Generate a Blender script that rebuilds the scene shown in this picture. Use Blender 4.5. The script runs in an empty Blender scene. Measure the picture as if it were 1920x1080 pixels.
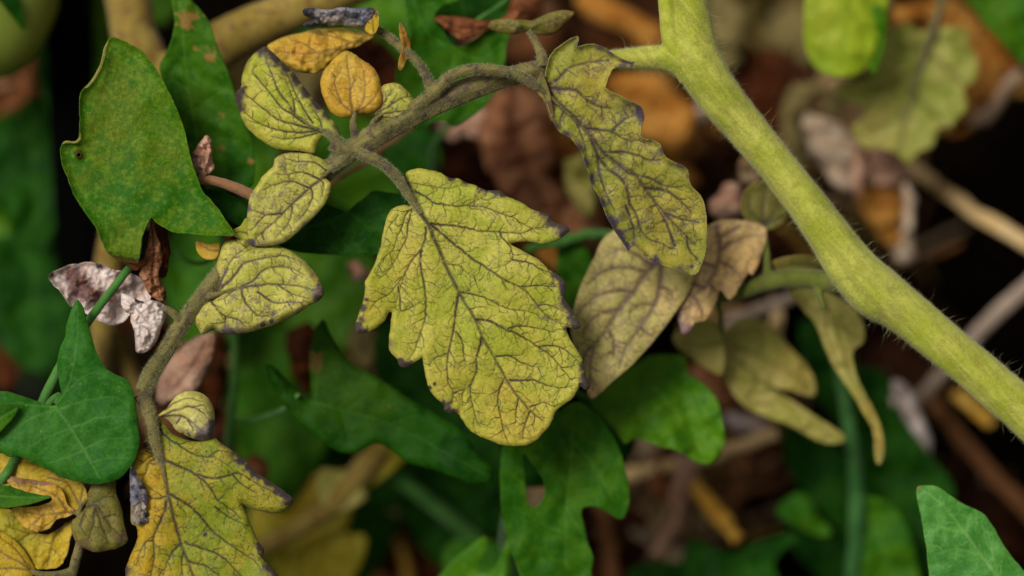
import bpy, math, random
import numpy as np
from mathutils import Vector

# ------------------------------------------------------------------ camera, sky, sun, exposure
scene = bpy.context.scene
COL = scene.collection
PITCH = math.radians(52)
D = 0.53                         # focus distance, metres
SENS, LENS = 36.0, 100.0
KW = SENS / LENS                 # frame width per metre of depth
PXS = D * KW / 1920.0            # one photo pixel at the focus plane, metres (about 0.1 mm)
CAM = Vector((0, -0.487, 0.622))
FW = Vector((0, math.cos(PITCH), -math.sin(PITCH)))
RT = Vector((1, 0, 0))
UP = Vector((0, math.sin(PITCH), math.cos(PITCH)))
cd = bpy.data.cameras.new("camera"); cam = bpy.data.objects.new("camera", cd); COL.objects.link(cam)
cam.location = CAM; cam.rotation_euler = (math.pi / 2 - PITCH, 0, 0)
cd.lens = LENS; cd.sensor_width = SENS; cd.clip_start = 0.02; cd.clip_end = 200
cd.dof.use_dof = True; cd.dof.focus_distance = D; cd.dof.aperture_fstop = 4.0; cd.dof.aperture_blades = 9
scene.camera = cam

SUN_EL, SUN_AZ = math.radians(62), math.radians(-62)   # a veiled sun high to the left
world = bpy.data.worlds.new("World"); scene.world = world; world.use_nodes = True
wn = world.node_tree.nodes; wl = world.node_tree.links
sky = wn.new("ShaderNodeTexSky"); sky.sky_type = 'NISHITA'; sky.sun_disc = False
sky.sun_elevation = SUN_EL; sky.sun_rotation = math.pi - SUN_AZ
sky.air_density = 1.0; sky.dust_density = 6.0; sky.ozone_density = 1.0
hs = wn.new("ShaderNodeHueSaturation"); hs.inputs['Saturation'].default_value = 0.08
wm = wn.new("ShaderNodeMix"); wm.data_type = 'RGBA'; wm.blend_type = 'MULTIPLY'; wm.inputs[0].default_value = 1; wm.inputs[7].default_value = (1, .965, .90, 1)
wl.new(sky.outputs[0], hs.inputs['Color']); wl.new(hs.outputs[0], wm.inputs[6]); wl.new(wm.outputs[2], wn['Background'].inputs['Color'])
wn['Background'].inputs['Strength'].default_value = 0.068
sd = bpy.data.lights.new("sun", 'SUN'); sun = bpy.data.objects.new("sun", sd); COL.objects.link(sun)
sd.energy = 2.5; sd.angle = math.radians(22); sd.color = (1.0, 0.965, 0.91)
sdir = Vector((math.sin(SUN_AZ) * math.cos(SUN_EL), -math.cos(SUN_AZ) * math.cos(SUN_EL), math.sin(SUN_EL)))
sun.rotation_euler = sdir.to_track_quat('Z', 'Y').to_euler(); sun.location = (0, 0, 5)
scene.view_settings.view_transform = 'Standard'; scene.view_settings.look = 'None'
scene.view_settings.exposure = -0.05; scene.view_settings.gamma = 1.0
scene.render.engine = 'CYCLES'
scene.cycles.use_denoising = True
scene.cycles.max_bounces = 8; scene.cycles.transmission_bounces = 4; scene.cycles.diffuse_bounces = 5
scene.cycles.sample_clamp_indirect = 4.0

# ------------------------------------------------------------------ placing: (photo column, photo row, offset) -> point in the garden
C_ = np.array(CAM); F_ = np.array(FW); R_ = np.array(RT); U_ = np.array(UP)
def W(px, py, off):
    px = np.asarray(px, float); py = np.asarray(py, float); off = np.asarray(off, float)
    d = D + off * PXS
    x = (px - 960) / 1920 * KW * d; y = -(py - 540) / 1920 * KW * d
    return C_ + x[..., None] * R_ + y[..., None] * U_ + d[..., None] * F_
def W1(px, py, off): return Vector(W(px, py, off).tolist())
def ground_off(px, py):          # offset at which the sight line meets the soil
    r = F_ + (px - 960) / 1920 * KW * R_ - (py - 540) / 1920 * KW * U_
    return (CAM.z / -r[2] - D) / PXS

def catmull(P, n=4, closed=False):
    P = np.asarray(P, float); N = len(P)
    if N < 3: return P if N < 2 else np.array([P[0] + (P[1] - P[0]) * t for t in np.linspace(0, 1, n + 1)])
    out = []
    t = np.linspace(0, 1, n, endpoint=False)[:, None]
    rng = range(N) if closed else range(N - 1)
    for i in rng:
        if closed: a, b, c, d = P[i - 1], P[i], P[(i + 1) % N], P[(i + 2) % N]
        else: a, b, c, d = P[max(i - 1, 0)], P[i], P[i + 1], P[min(i + 2, N - 1)]
        out.append(0.5 * ((2 * b) + (-a + c) * t + (2 * a - 5 * b + 4 * c - d) * t ** 2 + (-a + 3 * b - 3 * c + d) * t ** 3))
    out = np.concatenate(out)
    if not closed: out = np.vstack([out, P[-1]])
    return out

def waves(x, y, seed, period, octaves=3):
    """smooth numpy noise, about -1..1"""
    r = np.random.RandomState(seed); o = np.zeros_like(x, dtype=float); amp = 1.0; tot = 0
    for k in range(octaves):
        s = np.zeros_like(o)
        for j in range(5):
            a = r.uniform(0, 2 * np.pi); f = 2 * np.pi / (period / 2 ** k) * r.uniform(.6, 1.3)
            s += np.sin((x * np.cos(a) + y * np.sin(a)) * f + r.uniform(0, 6.28) + 1.3 * np.sin((x * np.sin(a) - y * np.cos(a)) * f * .7 + j))
        o += amp * s / 2.6; tot += amp; amp *= .5
    return o / tot

# ------------------------------------------------------------------ object helpers
def link(name, me, mat, parent, origin):
    o = bpy.data.objects.new(name, me); COL.objects.link(o)
    if mat: me.materials.append(mat)
    o['_w'] = list(origin)
    if parent is not None:
        o.parent = parent; o.location = Vector(origin) - Vector(parent['_w'])
    else: o.location = origin
    return o
def tag(o, label=None, cat=None, group=None, kind=None):
    if label: o['label'] = label
    if cat: o['category'] = cat
    if group: o['group'] = group
    if kind: o['kind'] = kind
    return o
def thing(name, label, cat, base, group=None):
    o = bpy.data.objects.new(name, None); COL.objects.link(o); o.location = base; o['_w'] = list(base)
    o.empty_display_size = .01
    return tag(o, label, cat, group)

def mesh_np(name, V, F, smooth=True):
    me = bpy.data.meshes.new(name)
    F = np.asarray(F, dtype=np.int32); k = F.shape[1]
    me.vertices.add(len(V)); me.vertices.foreach_set('co', np.asarray(V, np.float32).ravel())
    me.loops.add(F.size); me.loops.foreach_set('vertex_index', F.ravel())
    me.polygons.add(len(F)); me.polygons.foreach_set('loop_start', np.arange(0, F.size, k, dtype=np.int32))
    me.update(calc_edges=True)
    if smooth: me.polygons.foreach_set('use_smooth', np.ones(len(F), bool))
    return me

# ------------------------------------------------------------------ materials
def srgb(r, g, b):
    f = lambda c: (c / 255 / 12.92) if c / 255 <= .04045 else ((c / 255 + .055) / 1.055) ** 2.4
    return (f(r), f(g), f(b), 1)
class NT:
    def __init__(s, name):
        s.m = bpy.data.materials.new(name); s.m.use_nodes = True
        s.n = s.m.node_tree.nodes; s.l = s.m.node_tree.links
        s.n.clear(); s.out = s.n.new('ShaderNodeOutputMaterial')
        s.tc = s.n.new('ShaderNodeTexCoord').outputs['Object']
    def put(s, sock, v):
        if isinstance(v, bpy.types.NodeSocket): s.l.new(v, sock)
        else: sock.default_value = v
    def noise(s, scale, detail=3, rough=.55, dist=0, col=False, vec=None):
        n = s.n.new('ShaderNodeTexNoise'); s.l.new(vec or s.tc, n.inputs['Vector'])
        n.inputs['Scale'].default_value = scale; n.inputs['Detail'].default_value = detail
        n.inputs['Roughness'].default_value = rough; n.inputs['Distortion'].default_value = dist
        return n.outputs['Color' if col else 'Fac']
    def vor(s, scale, feat='F1', vec=None, rnd=1.0):
        n = s.n.new('ShaderNodeTexVoronoi'); n.feature = feat; s.l.new(vec or s.tc, n.inputs['Vector'])
        n.inputs['Scale'].default_value = scale; n.inputs['Randomness'].default_value = rnd
        return n.outputs['Distance']
    def ramp(s, v, lo, hi, a=0.0, b=1.0):
        n = s.n.new('ShaderNodeMapRange'); n.interpolation_type = 'SMOOTHSTEP'
        s.put(n.inputs['Value'], v); n.inputs['From Min'].default_value = lo; n.inputs['From Max'].default_value = hi
        n.inputs['To Min'].default_value = a; n.inputs['To Max'].default_value = b
        return n.outputs[0]
    def math(s, op, a, b=0.0):
        n = s.n.new('ShaderNodeMath'); n.operation = op; n.use_clamp = op in ('MULTIPLY', 'ADD', 'SUBTRACT')
        s.put(n.inputs[0], a); s.put(n.inputs[1], b); return n.outputs[0]
    def mix(s, f, a, b):
        n = s.n.new('ShaderNodeMix'); n.data_type = 'RGBA'
        s.put(n.inputs[0], f); s.put(n.inputs[6], a); s.put(n.inputs[7], b); return n.outputs[2]
    def warp(s, scale, amt):
        n = s.noise(scale, 2, col=True)
        m = s.n.new('ShaderNodeVectorMath'); m.operation = 'MULTIPLY_ADD'
        s.l.new(n, m.inputs[0]); m.inputs[1].default_value = (amt,) * 3; s.l.new(s.tc, m.inputs[2])
        return m.outputs[0]
    def bump(s, h, strength, dist):
        n = s.n.new('ShaderNodeBump'); s.l.new(h, n.inputs['Height'])
        n.inputs['Strength'].default_value = strength; n.inputs['Distance'].default_value = dist
        return n.outputs[0]
    def finish(s, col, rough=.55, trans=0.0, nrm=None, sheen=0.0, spec=.35, tcol=None):
        p = s.n.new('ShaderNodeBsdfPrincipled')
        s.put(p.inputs['Base Color'], col); s.put(p.inputs['Roughness'], rough)
        p.inputs['Specular IOR Level'].default_value = spec
        p.inputs['Sheen Weight'].default_value = sheen; p.inputs['Sheen Roughness'].default_value = .4
        if nrm: s.l.new(nrm, p.inputs['Normal'])
        o = p.outputs[0]
        if trans:
            t = s.n.new('ShaderNodeBsdfTranslucent'); s.put(t.inputs['Color'], tcol or col)
            if nrm: s.l.new(nrm, t.inputs['Normal'])
            m = s.n.new('ShaderNodeMixShader'); m.inputs[0].default_value = trans
            s.l.new(p.outputs[0], m.inputs[1]); s.l.new(t.outputs[0], m.inputs[2]); o = m.outputs[0]
        s.l.new(o, s.out.inputs['Surface']); return s.m

def leaf_mat(name, a, b, warm, vein, stain, speck=.5, net=.35, edge=None, edge_amt=.5, rough=.55, veinamt=.85,
             trans=.18, stain_bg=.0, sheen=.05, patch=220, spec=.22, bumpy=1.0, big=60, grain=1800, grain_amt=.25, dots=.0, dotcol=None, halo=None):
    s = NT(name)
    at = s.n.new('ShaderNodeAttribute'); at.attribute_name = 'leafdata'
    sp = s.n.new('ShaderNodeSeparateColor'); s.l.new(at.outputs['Color'], sp.inputs[0])
    V, ST, WM, ED = sp.outputs[0], sp.outputs[1], sp.outputs[2], at.outputs['Alpha']
    n1 = s.noise(patch, 4, .65); n2 = s.noise(big, 2); nf = s.noise(grain, 3, .75)
    c = s.mix(s.ramp(s.math('ADD', s.math('MULTIPLY', n1, .6), s.math('MULTIPLY', n2, .4)), .42, .58), a, b)
    c = s.mix(s.math('MULTIPLY', WM, s.ramp(n1, .25, .6, .35, 1)), c, warm)
    c = s.mix(s.ramp(nf, .62, .36, 0, grain_amt), c, (a[0] * .45, a[1] * .5, a[2] * .5, 1))          # fine grain of the cells
    c = s.mix(s.ramp(nf, .52, .72, 0, grain_amt), c, (min(1, b[0] * 1.5 + .02), min(1, b[1] * 1.4 + .02), min(1, b[2] * 1.6 + .02), 1))
    if net:                                                                       # finest net of veins
        e = s.vor(700, 'DISTANCE_TO_EDGE', s.warp(900, .0022))
        f = s.math('MULTIPLY', s.ramp(e, .01, .09, 1, 0), s.ramp(s.noise(500, 3), .48, .62, .0, 1))
        c = s.mix(s.math('MULTIPLY', f, net), c, vein)
    if speck:
        v = s.vor(1500, 'F1', s.warp(700, .001)); f = s.math('MULTIPLY', s.ramp(v, .12, .34, 1, 0), s.ramp(s.noise(420, 3), .40, .60, .1, 1))
        c = s.mix(s.math('MULTIPLY', f, speck), c, stain)
    vm = s.math('MULTIPLY', V, s.ramp(s.noise(1100, 3, .7), .30, .50, .55, 1))
    c = s.mix(s.math('MULTIPLY', vm, veinamt), c, vein)
    if halo:
        hm = s.ramp(s.math('ADD', ST, s.math('MULTIPLY', s.noise(900, 4, .7), .5)), .36, .85, 0, .75); c = s.mix(hm, c, halo)
    sm = s.math('MULTIPLY', s.ramp(s.math('ADD', ST, s.math('MULTIPLY', s.noise(1300, 5, .8), .8)), .70, 1.06), .93)
    c = s.mix(sm, c, stain)
    if stain_bg:
        f = s.math('MULTIPLY', s.ramp(s.noise(420, 4, .7), .5, .68), stain_bg); c = s.mix(f, c, stain)
    if edge: c = s.mix(s.math('MULTIPLY', s.math('MULTIPLY', ED, s.ramp(s.noise(500, 2), .35, .6, .25, 1)), edge_amt), c, edge)
    if dots:
        v = s.vor(330, 'F1'); f = s.math('MULTIPLY', s.ramp(v, .06, .13, 1, 0), dots); c = s.mix(f, c, dotcol)
    h = s.math('ADD', s.math('MULTIPLY', s.noise(1400, 4, .65), .7), s.math('MULTIPLY', s.vor(1500), .3))
    return s.finish(c, rough, trans, s.bump(h, .55 * bumpy, .00025), sheen, spec)

PURP = srgb(54, 43, 56); VBR = srgb(52, 37, 34)
M = {}
M['yellow'] = leaf_mat('yellow_leaf', srgb(168, 174, 48), srgb(198, 190, 76), srgb(206, 170, 58), VBR, PURP, .55, .15, srgb(96, 78, 66), .4, stain_bg=.2, veinamt=1, halo=srgb(112, 96, 66))
M['yellow_shaded'] = leaf_mat('shaded_yellow_leaf', srgb(132, 144, 24), srgb(168, 158, 42), srgb(200, 158, 34), VBR, PURP, .85, .4, srgb(96, 78, 66), .6, stain_bg=.16, veinamt=1, halo=srgb(104, 88, 60))  # darker copy of yellow: weaker light at lower left put into the colour
M['yellow_pale'] = leaf_mat('pale_yellow_leaf', srgb(186, 184, 74), srgb(205, 196, 92), srgb(214, 170, 60), srgb(66, 48, 50), srgb(84, 70, 90), .8, .5, srgb(130, 96, 60), .6, stain_bg=.55, veinamt=1, halo=srgb(128, 114, 90))
M['yellow_dim'] = leaf_mat('speckled_yellow_leaf', srgb(150, 152, 52), srgb(176, 166, 66), srgb(196, 170, 70), srgb(66, 50, 52), srgb(72, 60, 80), .4, .7, srgb(90, 76, 84), .35, stain_bg=.5, veinamt=1, halo=srgb(104, 92, 80))
M['cream_yellow'] = leaf_mat('cream_yellow_leaf', srgb(208, 198, 100), srgb(232, 222, 140), srgb(206, 190, 60), srgb(84, 66, 60), srgb(96, 82, 100), .7, .3, srgb(170, 140, 50), .5, stain_bg=.15, veinamt=1, halo=srgb(150, 138, 130))
M['mauve_gold'] = leaf_mat('mauve_gold_leaf', srgb(206, 176, 116), srgb(226, 194, 122), srgb(236, 190, 120), srgb(100, 70, 76), srgb(130, 98, 110), .4, .6, srgb(150, 110, 90), .6, stain_bg=.45)
M['orange'] = leaf_mat('orange_leaf', srgb(205, 160, 48), srgb(214, 178, 66), srgb(196, 120, 40), srgb(112, 84, 50), srgb(120, 84, 70), .6, .3, srgb(150, 110, 60), .5, stain_bg=.15)
M['gold'] = leaf_mat('golden_leaf', srgb(190, 160, 34), srgb(208, 176, 44), srgb(150, 152, 30), srgb(96, 70, 36), srgb(76, 60, 60), .6, .3, srgb(150, 110, 60), .5, stain_bg=.12)
M['olive'] = leaf_mat('grey_green_leaf', srgb(112, 110, 40), srgb(138, 128, 56), srgb(150, 130, 60), srgb(58, 48, 36), srgb(90, 68, 62), .8, .5, srgb(130, 84, 50), .6, stain_bg=.35)
M['purple'] = leaf_mat('mauve_yellow_leaf', srgb(178, 166, 92), srgb(200, 184, 106), srgb(222, 180, 124), srgb(76, 48, 56), srgb(116, 88, 100), .4, .6, srgb(150, 110, 90), .6, stain_bg=.5)
M['straw_leaf'] = leaf_mat('pale_olive_leaf', srgb(164, 160, 70), srgb(190, 176, 98), srgb(196, 160, 76), srgb(110, 104, 44), srgb(112, 100, 48), .3, .2, srgb(170, 150, 80), .4, trans=.25)
M['sage'] = leaf_mat('sage_leaf', srgb(136, 146, 50), srgb(172, 168, 84), srgb(196, 176, 100), srgb(84, 90, 30), srgb(110, 90, 48), .2, .2, srgb(170, 150, 80), .4, trans=.25)
M['olive_yellow'] = leaf_mat('olive_yellow_leaf', srgb(160, 148, 24), srgb(186, 168, 48), srgb(200, 156, 50), srgb(110, 96, 30), srgb(110, 90, 48), .1, .1, None, 0, trans=.3)
M['lime'] = leaf_mat('lime_leaf', srgb(150, 176, 24), srgb(176, 196, 44), srgb(200, 200, 70), srgb(110, 134, 24), srgb(110, 120, 40), .2, .1, None, 0, trans=.3)
M['vine_a'] = leaf_mat('bindweed_leaf_mottled', srgb(46, 104, 4), srgb(88, 124, 14), srgb(112, 118, 22), srgb(40, 82, 10), srgb(60, 40, 14), .5, .0, srgb(100, 130, 40), .12, grain=1100, grain_amt=.45, rough=.6, spec=.12, trans=.12, veinamt=.35, patch=420, stain_bg=.0, dots=.5, dotcol=srgb(110, 90, 30))
M['vine_b'] = leaf_mat('bindweed_leaf_bluegreen', srgb(32, 94, 14), srgb(52, 112, 24), srgb(74, 124, 24), srgb(92, 138, 66), srgb(80, 120, 40), .0, .0, srgb(90, 130, 70), .3, rough=.6, spec=.16, trans=.12, veinamt=.6, patch=600, dots=.35, dotcol=srgb(130, 150, 40))
M['vine_c'] = leaf_mat('bindweed_leaf_deep', srgb(38, 92, 2), srgb(66, 112, 8), srgb(84, 116, 14), srgb(84, 138, 44), srgb(150, 112, 56), .0, .0, srgb(60, 110, 30), .3, rough=.6, spec=.12, trans=.2, veinamt=.7, patch=300)
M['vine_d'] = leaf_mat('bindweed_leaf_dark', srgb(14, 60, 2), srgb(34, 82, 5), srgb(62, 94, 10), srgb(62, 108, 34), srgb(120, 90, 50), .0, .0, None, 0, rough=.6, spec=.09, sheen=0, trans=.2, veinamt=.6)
M['vine_e'] = leaf_mat('bindweed_leaf_bright', srgb(66, 124, 6), srgb(92, 142, 14), srgb(110, 150, 36), srgb(80, 130, 40), srgb(130, 100, 50), .0, .0, None, 0, rough=.5, spec=.2, trans=.3, veinamt=.6)
M['vine_f'] = leaf_mat('bindweed_leaf_fresh', srgb(60, 124, 42), srgb(84, 146, 56), srgb(100, 160, 60), srgb(126, 172, 84), srgb(150, 90, 60), .0, .0, srgb(100, 150, 60), .5, rough=.5, trans=.12, veinamt=.6, patch=500)
def dead_mat(name, a, b, dark, vein=None, amt=.6, bg=.12, net=.4, **k):
    return leaf_mat(name, a, b, dark, vein or dark, srgb(30, 30, 36), .4, net, dark, .4, rough=.7, veinamt=amt, trans=.12, stain_bg=bg, sheen=.0, spec=.1, patch=260, **k)
M['dead_white'] = dead_mat('bleached_dead_leaf', srgb(228, 202, 190), srgb(246, 230, 220), srgb(96, 44, 22), srgb(130, 112, 118), bg=0, net=.1)
M['dead_cream'] = dead_mat('cream_dead_leaf', srgb(196, 168, 136), srgb(226, 202, 174), srgb(150, 104, 70), srgb(160, 130, 100))
M['dead_tan'] = dead_mat('tan_dead_leaf', srgb(180, 142, 96), srgb(196, 166, 128), srgb(110, 70, 40), srgb(92, 84, 92))
M['dead_rust'] = dead_mat('rust_dead_leaf', srgb(158, 102, 66), srgb(190, 134, 96), srgb(84, 44, 24), amt=.9)
M['dead_pink'] = dead_mat('pink_dead_leaf', srgb(206, 154, 124), srgb(226, 184, 156), srgb(120, 66, 44))
M['dead_brown'] = dead_mat('brown_dead_leaf', srgb(120, 70, 40), srgb(150, 92, 56), srgb(60, 30, 16))
M['dead_umber'] = dead_mat('umber_dead_leaf', srgb(58, 28, 10), srgb(90, 44, 16), srgb(36, 18, 10))
M['dead_orange'] = dead_mat('orange_dead_leaf', srgb(168, 104, 34), srgb(200, 144, 66), srgb(110, 64, 28))
M['dead_grey'] = dead_mat('blue_grey_curled_leaf', srgb(128, 126, 142), srgb(176, 160, 138), srgb(60, 60, 76), srgb(50, 54, 72))
M['dead_khaki'] = dead_mat('khaki_dead_leaf', srgb(116, 104, 62), srgb(140, 124, 76), srgb(80, 62, 30))

def stem_mat(name, a, b, blot, blot_amt=.4, along=None, rough=.65, sheen=.25, streak=(900, 900, 900), spots=.3, spec=.1):
    s = NT(name)
    vec = None
    if along is not None:               # fibres running along the stem
        al = (RT * along[0] + UP * along[1]).normalized(); pe = (RT * -along[1] + UP * along[0]).normalized()
        cb = s.n.new('ShaderNodeCombineXYZ')
        for q, (dv, sc) in enumerate(((pe, 1.0), (al, .09), (FW, 1.0))):
            dt = s.n.new('ShaderNodeVectorMath'); dt.operation = 'DOT_PRODUCT'; s.l.new(s.tc, dt.inputs[0]); dt.inputs[1].default_value = tuple(dv * sc); s.l.new(dt.outputs['Value'], cb.inputs[q])
        vec = cb.outputs[0]
    c = s.mix(s.ramp(s.noise(160, 4, .6), .35, .65), a, b)
    if vec: c = s.mix(s.ramp(s.noise(520, 4, .65, vec=vec), .42, .66, 0, .5), c, blot); c = s.mix(s.ramp(s.noise(900, 3, .65, vec=vec), .52, .72, 0, .5), c, (min(1, b[0] * 1.2), min(1, b[1] * 1.15), min(1, b[2] * 1.5), 1))
    c = s.mix(s.math('MULTIPLY', s.ramp(s.noise(520, 4, .7), .48, .66), blot_amt), c, blot)
    v = s.vor(900); c = s.mix(s.math('MULTIPLY', s.math('MULTIPLY', s.ramp(v, .12, .28, 1, 0), s.ramp(s.noise(300), .45, .6)), spots), c, blot)
    nf = s.noise(3000, 2, .7)
    c = s.mix(s.ramp(nf, .5, .75, 0, .35), c, (min(1, b[0] * 1.35 + .03), min(1, b[1] * 1.3 + .03), min(1, b[2] * 1.5 + .04), 1))
    h = s.noise(1800, 4, .7)
    return s.finish(c, rough, 0.06, s.bump(h, .7, .0003), sheen, spec)
M['stem_lime'] = stem_mat('lime_green_stem', srgb(158, 168, 44), srgb(188, 190, 82), srgb(134, 130, 56), .4, along=(.66, -.75))
M['stem_rachis'] = stem_mat('grey_green_leaf_stalk', srgb(102, 98, 50), srgb(132, 122, 68), srgb(66, 52, 60), .8, along=(.8, .6), spots=.9)
M['stem_brown'] = stem_mat('brown_stalk', srgb(150, 108, 72), srgb(164, 120, 84), srgb(110, 76, 70), .5)
M['stem_old'] = stem_mat('old_tan_stem', srgb(132, 112, 40), srgb(156, 134, 66), srgb(104, 62, 44), .8, sheen=.2)
M['stem_vine'] = stem_mat('vine_stem', srgb(60, 112, 40), srgb(84, 134, 60), srgb(60, 90, 40), .3, sheen=.2)
M['stem_vine_pale'] = stem_mat('pale_vine_stem', srgb(36, 80, 30), srgb(58, 102, 48), srgb(40, 70, 30), .3, sheen=.1)
M['stem_green'] = stem_mat('dull_green_stalk', srgb(84, 96, 28), srgb(104, 112, 44), srgb(90, 74, 50), .5)
M['stem_red'] = stem_mat('dark_red_stem', srgb(84, 34, 18), srgb(110, 50, 26), srgb(50, 24, 16), .5, sheen=.1)
M['straw'] = stem_mat('straw', srgb(218, 180, 116), srgb(232, 200, 146), srgb(130, 96, 56), .5, sheen=.05, spots=.1)
M['straw_gold'] = stem_mat('golden_straw', srgb(216, 160, 52), srgb(228, 182, 84), srgb(110, 76, 34), .5, sheen=.05, spots=.1)
M['straw_grey'] = stem_mat('weathered_straw', srgb(150, 130, 112), srgb(176, 156, 138), srgb(110, 90, 76), .5, sheen=.05, spots=.1)
M['straw_brown'] = stem_mat('brown_straw', srgb(104, 66, 34), srgb(126, 84, 48), srgb(70, 44, 26), .5, sheen=.05, spots=.1)
s = NT('hair'); M['hair'] = s.finish(srgb(206, 204, 150), .5, .3, None, 0, .4)
s = NT('soil'); n = s.noise(60, 6, .7); c = s.mix(s.ramp(n, .3, .7), (.0022, .0018, .0012, 1), (.008, .005, .003, 1))  # damp soil, its colour taken near black for the shade among the plants
M['soil'] = s.finish(c, .95, 0, s.bump(s.noise(160, 8, .75), 1, .006), 0, .0)
s = NT('black_paint'); M['stake'] = s.finish(s.mix(s.noise(90, 3), (.001, .0012, .001, 1), (.002, .002, .002, 1)), .8, 0, s.bump(s.noise(500, 3), .3, .0004), 0, .02)
s = NT('tomato_skin'); c = s.mix(s.ramp(s.noise(25, 2), .35, .65), srgb(104, 124, 40), srgb(128, 142, 56)); M['tomato'] = s.finish(c, .3, 0, None, 0, .4)

# ------------------------------------------------------------------ leaf builder
def seg_update(X, Y, x0, y0, h, H, Wd, a, b, margin):
    i0 = max(0, int((min(a[0], b[0]) - margin - x0) / h)); i1 = min(Wd, int((max(a[0], b[0]) + margin - x0) / h) + 2)
    j0 = max(0, int((min(a[1], b[1]) - margin - y0) / h)); j1 = min(H, int((max(a[1], b[1]) + margin - y0) / h) + 2)
    if i0 >= i1 or j0 >= j1: return None
    sl = (slice(j0, j1), slice(i0, i1)); x = X[sl]; y = Y[sl]
    dx, dy = b[0] - a[0], b[1] - a[1]; L2 = dx * dx + dy * dy + 1e-9
    t = np.clip(((x - a[0]) * dx + (y - a[1]) * dy) / L2, 0, 1)
    qx = a[0] + t * dx; qy = a[1] + t * dy
    return sl, np.hypot(x - qx, y - qy), qx, qy

def inside_pt(poly, x, y):
    a = poly; b = np.roll(poly, -1, 0)
    c = ((a[:, 1] > y) != (b[:, 1] > y)) & (x < (b[:, 0] - a[:, 0]) * (y - a[:, 1]) / (b[:, 1] - a[:, 1] + 1e-12) + a[:, 0])
    return c.sum() % 2 == 1

def grow(veins, poly, rs, step_sp, ln, gens=2, wt=(1.5, 1.1)):
    """side veins that leave the traced ones and stop at the next vein or the edge"""
    pts = [catmull(v[0], 3) for v in veins]
    allp = np.concatenate(pts); out = []; parents = pts
    for g in range(gens):
        new = []
        for P in parents:
            seg = np.hypot(*np.diff(P, axis=0).T); cum = np.concatenate([[0], np.cumsum(seg)])
            if cum[-1] < step_sp: continue
            s = rs.uniform(.3, 1) * step_sp
            side = rs.choice([-1, 1])
            while s < cum[-1]:
                i = min(np.searchsorted(cum, s), len(P) - 1); i = max(i, 1)
                p = P[i - 1] + (P[i] - P[i - 1]) * (s - cum[i - 1]) / (cum[i] - cum[i - 1] + 1e-9)
                d = P[i] - P[i - 1]; ang = math.atan2(d[1], d[0]) + side * rs.uniform(.7, 1.25)
                Q = [p.copy()]; L = rs.uniform(.5, 1.2) * ln * (.6 if g else 1); n = int(L / 5)
                for k in range(n):
                    ang += rs.normal(0, .28); q = Q[-1] + 5 * np.array([math.cos(ang), math.sin(ang)])
                    if not inside_pt(poly, q[0], q[1]): break
                    if k > 1 and np.min(np.hypot(allp[:, 0] - q[0], allp[:, 1] - q[1])) < 4.5:
                        Q.append(q); break
                    Q.append(q)
                if len(Q) > 2:
                    Q = np.array(Q); new.append(Q); allp = np.vstack([allp, Q[1:]]); out.append((Q, wt[min(g, 1)], (.95, .7)[min(g, 1)] * rs.uniform(.6, 1.1)))
                side = -side; s += rs.uniform(.55, 1.3) * step_sp
        parents = new
    return out

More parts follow.
